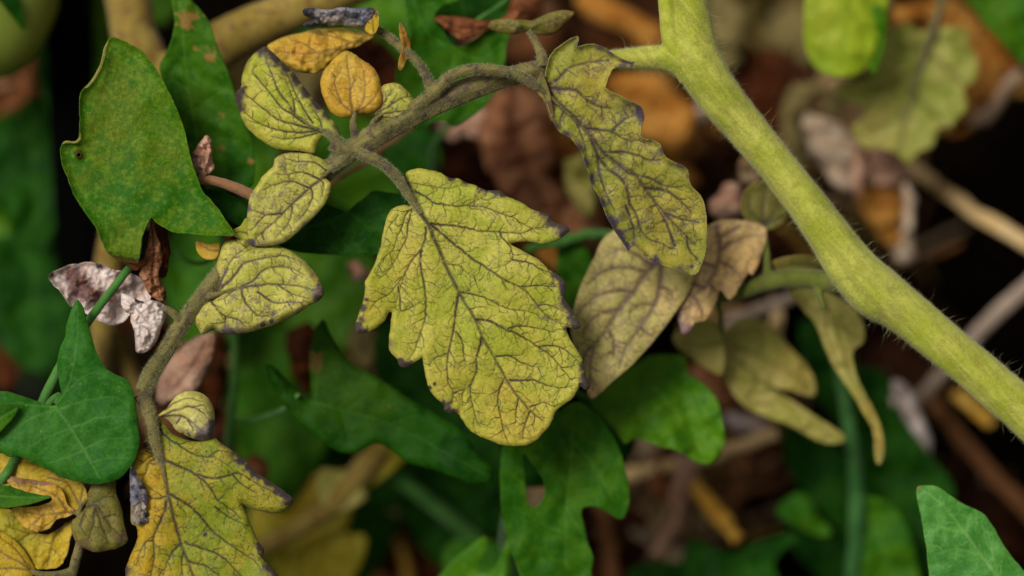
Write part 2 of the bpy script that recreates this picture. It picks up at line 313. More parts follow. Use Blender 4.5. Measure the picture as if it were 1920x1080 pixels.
def leaf(name, outline, mat, parent, off=0, tilt=(0, 0), veins=(), res=3.0, wave=0, wperiod=160, vfold=0, bend=None, blister=2.0, stains=(),
         warm=(), holes=(), curl=0, curlw=18, auto=None, seed=1, smooth=3, thick=1.3, base=None, jag=.6, edgew=3.5, vw=1.0, rib=0, crumple=0, groove=1.0, ragged=0):
    rs = np.random.RandomState(seed)
    O = catmull(outline, smooth, True) if smooth > 1 else np.asarray(outline, float)
    # fine unevenness of the margin
    if jag:
        d = np.roll(O, -1, 0) - np.roll(O, 1, 0); nn = np.stack([d[:, 1], -d[:, 0]], 1) / (np.hypot(*d.T)[:, None] + 1e-6)
        O = O + nn * (rs.uniform(-1, 1, (len(O), 1)) * jag)
    if ragged:
        cc = np.concatenate([[0], np.cumsum(np.hypot(*np.diff(O, axis=0).T))]); d = np.roll(O, -1, 0) - np.roll(O, 1, 0); nn = np.stack([d[:, 1], -d[:, 0]], 1) / (np.hypot(*d.T)[:, None] + 1e-6)
        O = O + nn * (ragged * waves(O[:, 0] * 1.0, O[:, 1] * 1.0, seed + 31, 45, 3))[:, None]
    loops = [O] + [catmull(hh, 3, True) for hh in holes]
    h = res; x0, y0 = O.min(0) - 2 * h; x1, y1 = O.max(0) + 2 * h
    xs = np.arange(x0, x1 + h, h); ys = np.arange(y0, y1 + h, h); X, Y = np.meshgrid(xs, ys); H, Wd = X.shape
    ins = np.zeros(X.shape, bool); E = np.full(X.shape, 60.0); QX = X.copy(); QY = Y.copy()
    for Lp in loops:
        B = np.roll(Lp, -1, 0)
        for a, b in zip(Lp, B):
            if a[1] != b[1]:
                m = (a[1] > ys) != (b[1] > ys)
                if m.any():
                    xi = (b[0] - a[0]) * (ys[m] - a[1]) / (b[1] - a[1]) + a[0]
                    ins[m] ^= X[m] < xi[:, None]
            r = seg_update(X, Y, x0, y0, h, H, Wd, a, b, max(34, curlw + 4))
            if r:
                sl, d, qx, qy = r; mk = d < E[sl]; E[sl][mk] = d[mk]
                e = E[sl]; e[mk] = d[mk]; E[sl] = e
                t = QX[sl]; t[mk] = qx[mk]; QX[sl] = t; t = QY[sl]; t[mk] = qy[mk]; QY[sl] = t
    sd = np.where(ins, E, -E)
    ok = sd > -.6 * h
    quad = ok[:-1, :-1] & ok[1:, :-1] & ok[:-1, 1:] & ok[1:, 1:] & ((sd[:-1, :-1] > 0) | (sd[1:, 1:] > 0) | (sd[:-1, 1:] > 0) | (sd[1:, :-1] > 0))
    cnt = np.zeros(X.shape, int)
    for sj in (slice(None, -1), slice(1, None)):
        for si in (slice(None, -1), slice(1, None)): cnt[sj, si] += quad
    used = cnt > 0; border = used & (cnt < 4)
    snap = border & (E < 1.6 * h)
    PX = np.where(snap, QX, X); PY = np.where(snap, QY, Y)
    ed = np.where(ins, E, 0.0)
    # veins
    V = np.zeros(X.shape); DV = np.full(X.shape, 30.0); D2 = np.full(X.shape, 30.0)
    vs = [(np.asarray(v[0], float), (v[1] if len(v) > 1 else 2.4) * vw, v[2] if len(v) > 2 else 1.0) for v in veins]
    if auto and vs: vs += [(a_, w_ * vw, s_) for a_, w_, s_ in grow([v for v in vs], O, rs, auto[0], auto[1], auto[2] if len(auto) > 2 else 2, (1.3, 1.0))]
    MD = np.full(X.shape, 400.0)
    for k, (P, wd, st) in enumerate(vs):
        P = catmull(P, 4) if len(P) > 2 else P
        if k < len(veins): P = P + rs.normal(0, .5, P.shape)
        n = max(1, len(P) - 1)
        for q in range(len(P) - 1):
            mg = 26
            r = seg_update(X, Y, x0, y0, h, H, Wd, P[q], P[q + 1], mg)
            if not r: continue
            sl, d, _, _ = r
            wq = wd * (1.3 - .8 * q / n) * (.75 + .25 * h if h < 2 else 1)
            wq = max(wq * .85, h * .7)
            V[sl] = np.maximum(V[sl], st * (1 - .3 * q / n) * np.clip(1.3 - d / wq, 0, 1))
            (DV if k < len(veins) else D2)[sl] = np.minimum((DV if k < len(veins) else D2)[sl], d)
    if len(veins):
        P = catmull(veins[0][0], 3) if len(veins[0][0]) > 2 else np.asarray(veins[0][0], float)
        for q in range(len(P) - 1):
            dx, dy = P[q + 1] - P[q]; L2 = dx * dx + dy * dy + 1e-9
            t = np.clip(((X - P[q][0]) * dx + (Y - P[q][1]) * dy) / L2, 0, 1)
            MD = np.minimum(MD, np.hypot(X - P[q][0] - t * dx, Y - P[q][1] - t * dy))
    cx, cy = O.mean(0)
    z = off + tilt[0] * (PX - cx) + tilt[1] * (PY - cy)
    if vfold and len(veins): z = z + vfold * np.sqrt(MD ** 2 + 36)
    if bend:                                # bend = (dirx, diry, amount): bows the blade along a direction, amount per (100 px)^2
        t = ((PX - cx) * bend[0] + (PY - cy) * bend[1]) / 100; z = z + bend[2] * t * t
    if wave: z = z + wave * waves(PX, PY, seed, wperiod)
    if rib and len(veins): z = z - rib * np.exp(-(MD / 5.0) ** 2)
    if crumple:
        a1 = np.abs(waves(PX, PY, seed + 5, 46, 2)); a2 = np.abs(waves(PX, PY, seed + 9, 22, 2)); z = z + crumple * (a1 + .5 * a2)
    if blister: z = z - blister * .62 * (1 - np.exp(-(DV / 9.0) ** 1.3)) * groove - blister * .12 * (1 - np.exp(-D2 / 3.0)) - blister * .12 * waves(PX, PY, seed + 3, 40, 2)
    if curl: z = z + curl * np.clip(1 - ed / curlw, 0, 1) ** 2
    ST = np.zeros(X.shape); WM = np.zeros(X.shape)
    if len(stains):
        wx = 1 + .55 * waves(X, Y, seed + 21, 22, 3)
        for (sx, sy, r_, a_) in stains:
            if r_ >= 6: r2 = r_ * 1.7; ST = np.maximum(ST, a_ * 1.0 * np.exp(-(((X - sx) ** 2 + (Y - sy) ** 2) * wx ** 2 / (r2 * r2))) * (.5 + .6 * np.exp(-ed / 11)))
            else: ST = np.maximum(ST, a_ * 1.1 * np.exp(-(((X - sx) ** 2 + (Y - sy) ** 2) * wx / (r_ * r_))))
    for (sx, sy, r_, a_) in warm: WM = np.maximum(WM, a_ * np.clip(1.3 * np.exp(-(((X - sx) ** 2 + (Y - sy) ** 2) / (r_ * r_))), 0, 1))
    EDG = np.clip(1 - ed / edgew, 0, 1)
    idx = -np.ones(X.shape, int); idx[used] = np.arange(used.sum())
    org = W(*(base if base is not None else (cx, cy)), off)
    co = W(PX[used], PY[used], z[used]) - org
    A, B_, Cc, Dd = idx[:-1, :-1][quad], idx[1:, :-1][quad], idx[1:, 1:][quad], idx[:-1, 1:][quad]
    me = mesh_np(name, co, np.stack([A, B_, Cc, Dd], 1))
    at = me.attributes.new('leafdata', 'FLOAT_COLOR', 'POINT')
    at.data.foreach_set('color', np.stack([V[used], ST[used], WM[used], EDG[used]], 1).astype(np.float32).ravel())
    o = link(name, me, M[mat] if isinstance(mat, str) else mat, parent, org.tolist())
    if thick:
        md = o.modifiers.new('thickness', 'SOLIDIFY'); md.thickness = thick * PXS; md.offset = -1
    return o

# ------------------------------------------------------------------ stem builder; rows of (x, y, radius, offset), all in photo pixels at the focus plane
def tube_arrays(rows, seg=16, sub=6, ridge=0, lump=0, seed=0, flat=1.0):
    rows = catmull(np.asarray(rows, float), sub)
    P = W(rows[:, 0], rows[:, 1], rows[:, 3]); R = rows[:, 2] * PXS * (1 + rows[:, 3] * PXS / D)
    T = np.gradient(P, axis=0); T /= np.linalg.norm(T, axis=1)[:, None] + 1e-12
    n0 = -F_ - T * (T @ -F_)[:, None]; n0 /= np.linalg.norm(n0, axis=1)[:, None] + 1e-9
    b0 = np.cross(T, n0)
    th = np.linspace(0, 2 * np.pi, seg, endpoint=False)
    rr = 1 + ridge * np.cos(5 * th)[None, :] + (lump * waves(np.arange(len(P))[:, None] * 9.0 + 0 * th[None], (th * 30)[None] + 0 * R[:, None], seed, 60, 2) if lump else 0)
    ring = P[:, None] + (R[:, None] * rr)[..., None] * (np.cos(th)[None, :, None] * n0[:, None] * flat + np.sin(th)[None, :, None] * b0[:, None])
    V = ring.reshape(-1, 3); F = []
    n = len(P)
    i = np.arange(n - 1)[:, None] * seg; k = np.arange(seg)[None]; k2 = (k + 1) % seg
    F = np.stack([(i + k), (i + k2), (i + seg + k2), (i + seg + k)], -1).reshape(-1, 4)
    V = np.vstack([V, P[0], P[-1]])
    c0, c1 = len(V) - 2, len(V) - 1
    a = np.arange(seg); b = (a + 1) % seg
    caps = np.concatenate([np.stack([b, a, np.full(seg, c0), np.full(seg, c0)], 1), np.stack([(n - 1) * seg + a, (n - 1) * seg + b, np.full(seg, c1), np.full(seg, c1)], 1)])
    return V, F, caps, ring
def tubes(name, lst, mat, parent, union=None, seg=16, sub=6, ridge=0, lump=0, seed=0, flat=1.0):
    Vs, Fs, n = [], [], 0
    verts, faces = [], []
    for rows in lst:
        V, F, caps, _ = tube_arrays(rows, seg, sub, ridge, lump, seed, flat)
        verts.append(V); faces += (F + n).tolist() + [[a, b, c] for a, b, c, _ in (caps + n).tolist()]; n += len(V)
    V = np.vstack(verts); org = V[0].copy()
    me = bpy.data.meshes.new(name); me.from_pydata((V - org).tolist(), [], faces); me.update()
    me.polygons.foreach_set('use_smooth', np.ones(len(me.polygons), bool))
    o = link(name, me, M[mat], parent, org.tolist())
    if union:
        r = o.modifiers.new('union', 'REMESH'); r.mode = 'VOXEL'; r.voxel_size = union * PXS; r.use_smooth_shade = True
        s = o.modifiers.new('relax', 'SMOOTH'); s.iterations = 6; s.factor = .5
    return o
def hairs(lst, n, length, width, parent, seed=1, lean=.3, name='hairs', long_every=0, llen=26):
    rs = np.random.RandomState(seed); Vs = []; Fs = []; c = 0
    tot = []
    for rows in lst:
        V, F, caps, ring = tube_arrays(rows, 24, 10); L = np.linalg.norm(np.diff(ring.mean(1), axis=0), axis=1).sum(); tot.append((ring, L))
    S = sum(t[1] for t in tot)
    for ring, L in tot:
        k = int(n * L / S); i = rs.randint(0, len(ring) - 1, k); j = rs.randint(0, 24, k); f = rs.uniform(0, 1, (k, 1)); g = rs.uniform(0, 1, (k, 1))
        p = (ring[i, j] * (1 - f) + ring[i + 1, j] * f) * (1 - g) + (ring[i, (j + 1) % 24] * (1 - f) + ring[i + 1, (j + 1) % 24] * f) * g
        ce = ring[i].mean(1); nr = p - ce; nr /= np.linalg.norm(nr, axis=1)[:, None] + 1e-12
        dr = nr + rs.normal(0, lean, (k, 3)); dr /= np.linalg.norm(dr, axis=1)[:, None]
        ln = length * PXS * rs.uniform(.5, 1.3, (k, 1))
        wd = np.full((k, 1), width * PXS)
        if long_every:
            m = rs.uniform(0, 1, k) < 1 / long_every; ln[m] = llen * PXS * rs.uniform(.5, 1.2, (m.sum(), 1)); wd[m] *= 1.25
        s1 = np.cross(dr, rs.normal(0, 1, (k, 3))); s1 /= np.linalg.norm(s1, axis=1)[:, None]; s2 = np.cross(dr, s1)
        b1 = p + s1 * wd; b2 = p - .5 * s1 * wd + .87 * s2 * wd; b3 = p - .5 * s1 * wd - .87 * s2 * wd
        bend = rs.normal(0, .25, (k, 3)); tip = p + (dr + bend) * ln
        mid = p + dr * ln * .55
        m1 = mid + s1 * wd * .6; m2 = mid + (-.5 * s1 + .87 * s2) * wd * .6; m3 = mid + (-.5 * s1 - .87 * s2) * wd * .6
        V = np.stack([b1, b2, b3, m1, m2, m3, tip], 1).reshape(-1, 3)
        q = c + np.arange(k)[:, None] * 7
        F = np.concatenate([q + np.array([[0, 1, 4]]), q + np.array([[0, 4, 3]]), q + np.array([[1, 2, 5]]), q + np.array([[1, 5, 4]]), q + np.array([[2, 0, 3]]), q + np.array([[2, 3, 5]]),
                            q + np.array([[3, 4, 6]]), q + np.array([[4, 5, 6]]), q + np.array([[5, 3, 6]])])
        Vs.append(V); Fs.append(F); c += len(V)
    V = np.vstack(Vs); org = V[0].copy()
    me = mesh_np(name, V - org, np.vstack(Fs), False)
    o = link(name, me, M['hair'], parent, org.tolist()); tag(o, kind='stuff'); return o


# ================================================================== THE SETTING
N = 300
u = np.linspace(-1, 1, N); g = .55 * u + 30 * np.sign(u) * np.abs(u) ** 7
GX, GY = np.meshgrid(g, g); rr = np.hypot(GX, GY)
GZ = (.006 * waves(GX * 1000, GY * 1000, 3, 120, 4) + .003 * waves(GX * 1000, GY * 1000, 8, 30, 2)) * np.clip(1.5 - rr, .1, 1) - .006
idx = np.arange(N * N).reshape(N, N)
me = mesh_np('soil', np.stack([GX, GY, GZ], -1).reshape(-1, 3), np.stack([idx[:-1, :-1], idx[:-1, 1:], idx[1:, 1:], idx[1:, :-1]], -1).reshape(-1, 4))
tag(link('soil', me, M['soil'], None, (0, 0, 0)), 'damp garden soil, coloured blacker for the shade under the plants', kind='structure')

def on_ground(px, py, dz=0.0):
    p = W1(px, py, ground_off(px, py)); return (p.x, p.y, dz)

# ================================================================== THE MAIN TOMATO PLANT
plant = thing('tomato_plant', 'yellowing tomato plant with thick lime hairy stem and sharp black-veined yellow leaves', 'tomato plant', on_ground(2250, 1150))
MAIN = [(1270, -420, 33, 60), (1276, -200, 35, 60), (1284, -40, 37, 60), (1293, 30, 38, 60), (1306, 110, 45, 60), (1345, 175, 42, 62), (1397, 239, 38, 66), (1452, 306, 36, 70), (1508, 377, 37, 74), (1558, 446, 41, 78),
        (1603, 509, 47, 80), (1645, 549, 50, 80), (1688, 578, 44, 78), (1772, 647, 41, 74), (1848, 710, 41, 72), (1924, 776, 42, 72), (2050, 890, 45, 90), (2150, 1010, 50, 400), (2230, 1120, 56, 1100), (2250, 1150, 62, ground_off(2250, 1150) + 60)]
SHOOT = [(1235, -260, 14, 40), (1246, -60, 16, 44), (1252, 20, 17, 46), (1262, 90, 18, 48), (1290, 150, 16, 56)]
STUB = [(1300, 130, 30, 60), (1268, 112, 28, 60), (1230, 108, 23, 62), (1190, 110, 21, 64), (1150, 114, 20, 64), (1100, 118, 19, 62)]
STUB2 = [(1610, 530, 20, 84), (1575, 530, 20, 110), (1530, 524, 19, 140), (1480, 522, 18, 175), (1430, 532, 17, 205), (1390, 548, 14, 225), (1340, 560, 8, 240)]
ms = tubes('main_stem', [MAIN, SHOOT, STUB], 'stem_lime', plant, union=2.6, seg=30, sub=6, lump=.02, ridge=.018, seed=4)
hairs([MAIN[2:17], STUB], 26000, 5, .17, ms, seed=3, long_every=55, llen=30)

RACHIS = [(1130, 115, 19, 64), (1100, 118, 19, 62), (1050, 124, 19, 56), (1000, 133, 18, 44), (940, 148, 19, 32), (880, 167, 22, 20), (820, 192, 22, 16), (760, 224, 21, 12), (700, 257, 21, 8), (650, 290, 19, 14),
          (600, 335, 17, 26), (540, 390, 16, 34), (470, 450, 16, 30), (420, 505, 15, 18), (392, 540, 15.5, 12), (345, 603, 15, 10), (310, 660, 15, 8), (283, 703, 15.5, 6), (270, 735, 15, 2)]
PT_MAIN = [(622, 268, 12, 0), (645, 278, 12, -4), (680, 290, 10, -10), (715, 306, 9, -14), (742, 330, 9, -14), (757, 352, 7.5, -10), (772, 376, 5.5, -3), (788, 400, 3.5, 0), (800, 424, 1.6, 3)]
PT_UL = [(655, 282, 10, 0), (636, 266, 8.5, -6), (622, 254, 7, -6), (606, 246, 4.5, -4), (585, 237, 2.5, -2), (560, 220, 1.5, -1)]
PT_LL = [(662, 284, 10, 2), (650, 296, 9, 0), (636, 308, 7.5, -4), (620, 318, 5, -5), (603, 334, 3.5, -3), (580, 353, 2.2, -2), (547, 382, 1.6, -2)]
PT_OR = [(668, 262, 9, 4), (664, 244, 8, 0), (662, 228, 6.5, 2), (665, 216, 5, 2), (660, 198, 2.5, 3)]
PT_TINY = [(700, 250, 8, 2), (700, 232, 7, -2), (708, 220, 4, -6), (722, 212, 2, -6)]
PT_R = [(775, 205, 14, 2), (815, 172, 12, -12), (845, 143, 10.5, -18), (880, 131, 10, -20), (920, 130, 9.5, -20), (960, 137, 9, -20), (990, 150, 8.5, -20), (1008, 162, 6.5, -16), (1030, 180, 4, -11), (1058, 206, 2.6, -7), (1107, 253, 2.0, 2)]
PT_T = [(262, 738, 15, 2), (272, 752, 13, 0), (281, 775, 11, -4), (287, 800, 9.5, -8), (291, 825, 9, -8), (297, 848, 7.5, -6), (304, 872, 5.5, -3), (313, 912, 4, -2), (323, 957, 3, -1), (337, 1010, 2.4, 0)]
PT_CURL = [(340, 605, 9, 6), (330, 592, 8, 0), (320, 584, 7, -4), (308, 577, 6, -8)]
PT_ML = [(388, 556, 9, 6), (402, 553, 6, -2), (422, 548, 3.5, -6), (450, 541, 2, -6)]
PT_T2 = [(1018, 128, 12, 30), (1016, 106, 9, 40), (1010, 90, 6, 50), (1000, 72, 5, 55), (990, 58, 4, 58)]
PT_BR = [(815, 185, 14, 22), (806, 158, 10, 34), (794, 132, 8, 44), (775, 108, 7.5, 50), (752, 88, 7.5, 54), (728, 68, 8, 58), (705, 55, 7, 60)]
lst = [RACHIS, PT_MAIN, PT_UL, PT_LL, PT_OR, PT_TINY, PT_R, PT_T, PT_CURL, PT_ML, PT_T2, PT_BR]
cl = tubes('compound_leaf', lst, 'stem_rachis', plant, union=1.7, seg=16, sub=6, ridge=.07, lump=.03, seed=6)
hairs([PT_MAIN[:8], RACHIS[8:], PT_UL[:4], PT_LL[:4], PT_T[:7]], 15000, 5, .2, cl, seed=5, lean=.4, long_every=60, llen=14)
hairs([RACHIS[:9], PT_R[:8], PT_BR, PT_T2], 6000, 5, .2, cl, seed=6, lean=.4)

mainO = [(760,333),(762,323),(773,317),(790,316),(813,320),(827,324),(843,333),(860,335),(875,342),(893,348),(913,357),(937,357),(945,365),(960,372),(980,380),(997,392),(1020,400),(1032,405),(1037,415),(1060,423),(1068,431),(1060,440),(1043,450),(1017,457),(993,453),(970,454),(958,458),(970,465),(993,477),(1010,487),(1027,503),(1043,513),(1057,525),(1063,537),(1060,550),(1060,560),(1070,577),(1078,591),(1089,611),(1080,617),(1062,616),(1070,637),(1080,653),(1090,670),(1095,687),(1097,703),(1107,724),(1098,731),(1088,725),(1083,733),(1073,747),(1057,760),(1043,770),(1037,787),(1027,803),(1010,822),(993,833),(973,837),(943,835),(920,827),(893,815),(877,802),(867,788),(858,775),(843,775),(832,768),(832,760),(818,747),(805,730),(800,713),(795,693),(792,672),(784,676),(773,683),(760,690),(748,685),(745,675),(730,657),(729,637),(732,617),(733,600),(735,586),(728,588),(723,600),(710,612),(693,622),(673,625),(666,620),(668,603),(675,580),(682,560),(684,543),(685,527),(693,513),(700,500),(707,480),(713,463),(717,440),(722,417),(730,397),(743,387),(758,384),(770,386),(774,376),(766,356)]
mainV = [([(760,335),(770,360),(780,383),(793,405),(805,423),(815,450),(827,477),(840,507),(853,533),(862,550),(873,570),(890,597),(905,634),(923,663),(943,700),(960,728),(980,753),(997,773),(1017,788)], 5.2),
 ([(777,358),(798,368),(813,380),(827,383),(857,387),(880,385),(913,390),(943,402),(963,408),(987,423),(1010,430)], 2.4), ([(773,343),(813,350),(843,353),(860,348),(880,350)], 1.8, .7), ([(880,383),(893,377),(913,365)], 1.6, .7),
 ([(807,418),(827,422),(850,423),(873,427),(903,433),(937,435),(977,437),(1007,427),(1027,427)], 2.8), ([(937,435),(943,447),(957,463),(960,487),(937,500),(920,503)], 2), 
 ([(807,420),(827,437),(850,457),(867,470),(893,490),(920,507),(943,523),(973,537),(990,550),(1007,573),(1023,590),(1043,603),(1070,610)], 3.2),
 ([(960,487),(993,493),(1010,503),(1033,513),(1050,530)], 2), ([(977,537),(1003,535),(1037,538),(1060,537)], 2), ([(1007,573),(1030,572),(1060,585)], 1.8),
 ([(863,548),(887,552),(913,560),(937,573),(960,580),(987,583),(1010,590)], 2), ([(840,495),(860,498),(877,513),(900,527)], 1.8, .8),
 ([(893,598),(920,603),(947,617),(970,627),(993,640),(1013,653),(1033,667),(1050,687),(1063,703),(1073,713)], 3), ([(950,617),(967,612),(993,613),(1027,620),(1040,623)], 2.2), ([(1010,650),(1033,648),(1053,652),(1073,667),(1090,683)], 2.2),
 ([(930,668),(953,667),(973,677),(997,687),(1017,687)], 2.2), ([(957,713),(980,713),(1003,713),(1027,723),(1053,727),(1073,723)], 2.6), ([(993,763),(1007,758),(1023,755),(1040,763)], 2.2),
 ([(798,427),(798,443),(790,467),(773,487),(760,510),(747,530),(727,553),(707,563),(693,580)], 2.6), ([(790,470),(788,493),(793,520),(797,547),(798,573),(797,597),(790,620),(783,640),(777,657),(763,677)], 2.8),
 ([(747,537),(750,563),(753,583),(777,573),(793,563)], 2), ([(773,390),(760,403),(753,427),(743,447),(737,467),(717,487),(707,513)], 2), ([(747,403),(727,430),(720,460)], 1.6, .8), ([(772,397),(765,423),(762,447),(750,470),(740,490),(727,510),(710,522)], 2),
 ([(860,553),(855,580),(853,603),(848,627),(843,650),(838,680),(840,713),(850,737),(847,757)], 3), ([(850,737),(870,730),(883,722)], 2.2), ([(857,623),(867,640),(870,667),(873,677)], 2), ([(837,663),(817,670),(803,687)], 1.8),
 ([(903,633),(900,650),(893,673),(893,697),(883,720),(882,740),(887,763),(893,787),(900,800)], 2.8), ([(945,710),(937,730),(933,753),(938,777),(942,800),(948,820)], 2.6), ([(972,748),(967,770),(968,793)], 2), ([(993,770),(983,800),(980,823)], 2.2),
 ([(870,730),(866,745),(868,760)], 1.6), ([(760,510),(745,560),(740,580)], 1.6, .7)]
mainS = [(845,335,7,.7),(870,340,7,.6),(912,354,10,.7),(932,357,9,.9),(941,362,7,.8),(1020,404,14,.6),(1036,418,12,.9),(1055,430,11,.95),(1040,436,10,.5),(1048,518,12,.8),(1058,533,12,1),(1056,545,10,.8),(1060,570,12,.85),(1070,588,12,.7),(1079,606,10,.95),(1010,575,8,.8),(1022,596,7,.9),(1039,605,6,.7),(1068,595,7,.8),(1090,690,8,.7),(1096,708,9,.9),(1098,724,8,1),(755,686,11,.95),(765,682,9,.6),(838,766,10,.95),(848,772,8,.8),(672,618,9,.9),(678,600,7,.7),(682,578,6,.8),(687,562,5,.7),(674,608,6,.8),(735,645,8,.5),(815,720,5,.6),(806,727,4,.9),(990,470,10,.35),(760,560,5,.3)]
mainW = [(960,790,60,.5),(950,735,30,.5),(690,570,40,.4),(1000,640,40,.2),(860,730,60,.25),(760,480,40,.3),(740,515,12,.4)]
leaf('leaflet', mainO, 'yellow', cl, off=-2, tilt=(.05, -.06), veins=mainV, res=1.15, wave=7, wperiod=240, vfold=-.10, bend=(.4, .9, 1.6), blister=3.6, stains=mainS, warm=mainW, curl=6, curlw=10, auto=(13, 34, 2), seed=11, base=(770, 376), edgew=5, thick=1.4, rib=1.5)

rightO = [(1022,143),(1025,127),(1033,103),(1047,88),(1067,75),(1082,68),(1085,75),(1082,87),(1093,85),(1113,83),(1133,90),(1147,100),(1167,112),(1183,117),(1188,115),(1183,126),(1167,125),(1150,128),(1145,137),(1138,153),(1137,167),(1157,177),(1180,190),(1200,200),(1205,210),(1207,223),(1202,240),(1203,258),(1220,263),(1237,270),(1242,283),(1250,297),(1277,310),(1290,320),(1292,340),(1300,353),(1317,373),(1323,397),(1325,420),(1325,453),(1322,477),(1313,500),(1307,512),(1297,516),(1277,510),(1260,503),(1243,497),(1233,492),(1227,497),(1225,488),(1213,483),(1200,472),(1190,460),(1182,463),(1178,470),(1173,460),(1160,443),(1150,427),(1142,413),(1133,393),(1127,377),(1123,367),(1113,350),(1107,338),(1105,323),(1100,313),(1093,290),(1080,270),(1067,257),(1050,247),(1040,233),(1033,217),(1027,197),(1020,180),(1010,165),(1012,150)]
rightV = [([(1015,157),(1030,172),(1050,197),(1080,223),(1107,253),(1133,287),(1160,308),(1190,327),(1210,353),(1227,377),(1247,400),(1267,423),(1287,443),(1303,460)], 4.2), ([(1025,165),(1050,167),(1080,170),(1100,187),(1127,200),(1147,203)], 3.2), ([(1022,160),(1043,150),(1067,127),(1100,117),(1140,113)], 3),
 ([(1097,240),(1120,243),(1147,247),(1177,263),(1198,262)], 2.8), ([(1147,247),(1165,228),(1190,215)], 2.2), ([(1133,287),(1165,285),(1193,290),(1217,300),(1240,300)], 2.6), ([(1160,308),(1183,326),(1217,333),(1250,350),(1280,350)], 2.8), ([(1210,353),(1247,357),(1280,380),(1297,400)], 2.8), ([(1247,400),(1277,410),(1310,417)], 2.6),
 ([(1107,253),(1120,290),(1140,315),(1167,337),(1177,363),(1180,380),(1193,403),(1203,433),(1220,450),(1243,457),(1257,467)], 3), ([(1265,460),(1250,420),(1230,385)], 2.6), ([(1287,443),(1293,470),(1310,487)], 2.4), ([(1173,387),(1187,427),(1190,447)], 2.2), ([(1120,290),(1125,330),(1140,370),(1155,400)], 2.2), ([(1060,205),(1050,225),(1052,240)], 2), ([(1080,223),(1090,255),(1100,285)], 2.2)]
rightS = [(a, b, c * .85, d * .85) for a, b, c, d in [(1160,200,12,.6),(1175,205,12,.75),(1197,210,13,1),(1200,222,10,.8),(1145,98,14,.6),(1125,92,14,.55),(1170,118,14,.65),(1187,120,8,1),(1078,80,12,.5),(1045,235,8,.6),(1062,252,9,.7),(1085,275,9,.75),(1098,305,9,.8),(1108,335,9,.85),(1128,380,9,.8),(1148,415,12,1),(1162,440,12,1),(1176,462,8,1),(1227,492,9,.95),(1190,445,10,.7),(1210,222,8,.5),(1240,283,10,.6),(1280,312,12,.6),(1292,330,9,.5),(1278,500,9,.6),(1297,500,6,.7)]]
leaf('leaflet', rightO, 'yellow_dim', cl, off=10, tilt=(.09, .03), veins=rightV, res=1.7, wave=9, wperiod=200, vfold=-.14, bend=(.5, .8, 2.2), blister=4.5, stains=rightS, warm=[(1120,150,50,.5),(1260,400,50,.4)], curl=-10, curlw=12, auto=(15, 26, 2), seed=12, base=(1015, 160), edgew=7, thick=1.4, vw=1.25)
# its folded basal lobe, seen from below
leaf('leaflet', [(1003,165),(1008,148),(1014,134),(1020,142),(1026,158),(1032,178),(1037,205),(1038,222),(1033,228),(1028,212),(1020,190),(1010,178)], 'olive', cl, off=-12, tilt=(-.3, .1), veins=[([(1006,160),(1020,180),(1033,215)], 2.2)], res=1.7, wave=3, blister=1, stains=[(1034,215,12,1),(1018,140,8,.7),(1034,200,8,.9)], seed=13, base=(1005, 165), edgew=5)

leaf('leaflet', [(495,87),(480,97),(467,110),(458,127),(453,147),(452,163),(442,173),(441,187),(448,207),(457,230),(473,250),(500,270),(520,280),(547,283),(570,285),(590,289),(595,273),(603,257),(610,252),(623,256),(635,255),(636,247),(627,230),(613,213),(593,190),(573,167),(553,140),(533,120),(517,103),(503,92)], 'yellow', cl, off=6, tilt=(-.12, -.1),
 veins=[([(610,248),(593,243),(573,230),(553,213),(540,193),(523,173),(513,147),(503,123),(497,100)], 3.4), ([(593,243),(550,233),(520,223),(493,203),(473,187),(450,170)], 2.8), ([(593,245),(567,248),(527,245),(500,237),(473,223),(453,203)], 2.4), ([(597,248),(567,257),(533,260),(507,255)], 2), ([(573,233),(547,213),(527,200),(500,167),(480,143),(473,133),(480,123)], 2.4), ([(587,230),(573,210),(553,173),(540,140)], 2.4), ([(553,213),(550,187),(533,143)], 2), ([(603,240),(598,220),(580,195)], 2)],
 res=1.5, wave=6, wperiod=150, vfold=.30, bend=(.9, -.4, 5), blister=5, stains=[(495,92,14,.8),(515,108,14,.85),(535,125,14,.8),(555,148,12,.85),(575,172,12,.8),(595,195,12,.85),(613,217,10,.7),(628,238,10,.6),(446,180,13,.9),(452,197,12,.7),(460,128,7,.4),(505,105,14,.7),(470,100,10,.3)], curl=10, curlw=14, auto=(17, 26, 1), seed=14, base=(610, 250), edgew=5)
leaf('leaflet', [(622,317),(617,310),(607,300),(593,293),(573,287),(547,286),(527,290),(515,297),(512,310),(500,323),(490,333),(480,350),(470,363),(465,387),(463,413),(464,440),(472,460),(490,462),(517,460),(533,455),(553,440),(573,423),(593,403),(610,383),(617,367),(622,347),(613,335),(612,328)], 'yellow_pale', cl, off=-6, tilt=(.04, -.04),
 veins=[([(625,316),(600,337),(580,353),(547,382),(530,400),(513,417),(490,437),(473,457)], 3.4), ([(600,337),(567,323),(540,327),(520,327)], 2.4), ([(580,353),(547,340),(513,347),(493,357)], 2.4), ([(530,400),(500,402),(480,397),(467,392)], 2.6), ([(547,382),(547,397),(540,420),(520,440)], 2.2), ([(583,352),(585,372),(572,398),(555,415)], 2.2), ([(612,320),(590,305),(560,303),(535,298)], 2), ([(600,337),(607,350),(600,375)], 2), ([(490,437),(495,450)], 1.6), ([(547,340),(530,310)], 1.6, .6), ([(500,402),(480,420),(470,435)], 1.8)],
 res=1.5, wave=5, wperiod=120, vfold=-.06, bend=(.7, .7, 3), blister=3.5, stains=[(470,458,8,.9),(500,455,10,.4),(570,420,14,.45),(590,400,10,.45),(467,392,8,.6),(530,300,16,.35),(480,370,10,.4),(520,455,10,.5)], curl=9, curlw=12, auto=(15, 22, 2), seed=15, base=(622, 317))
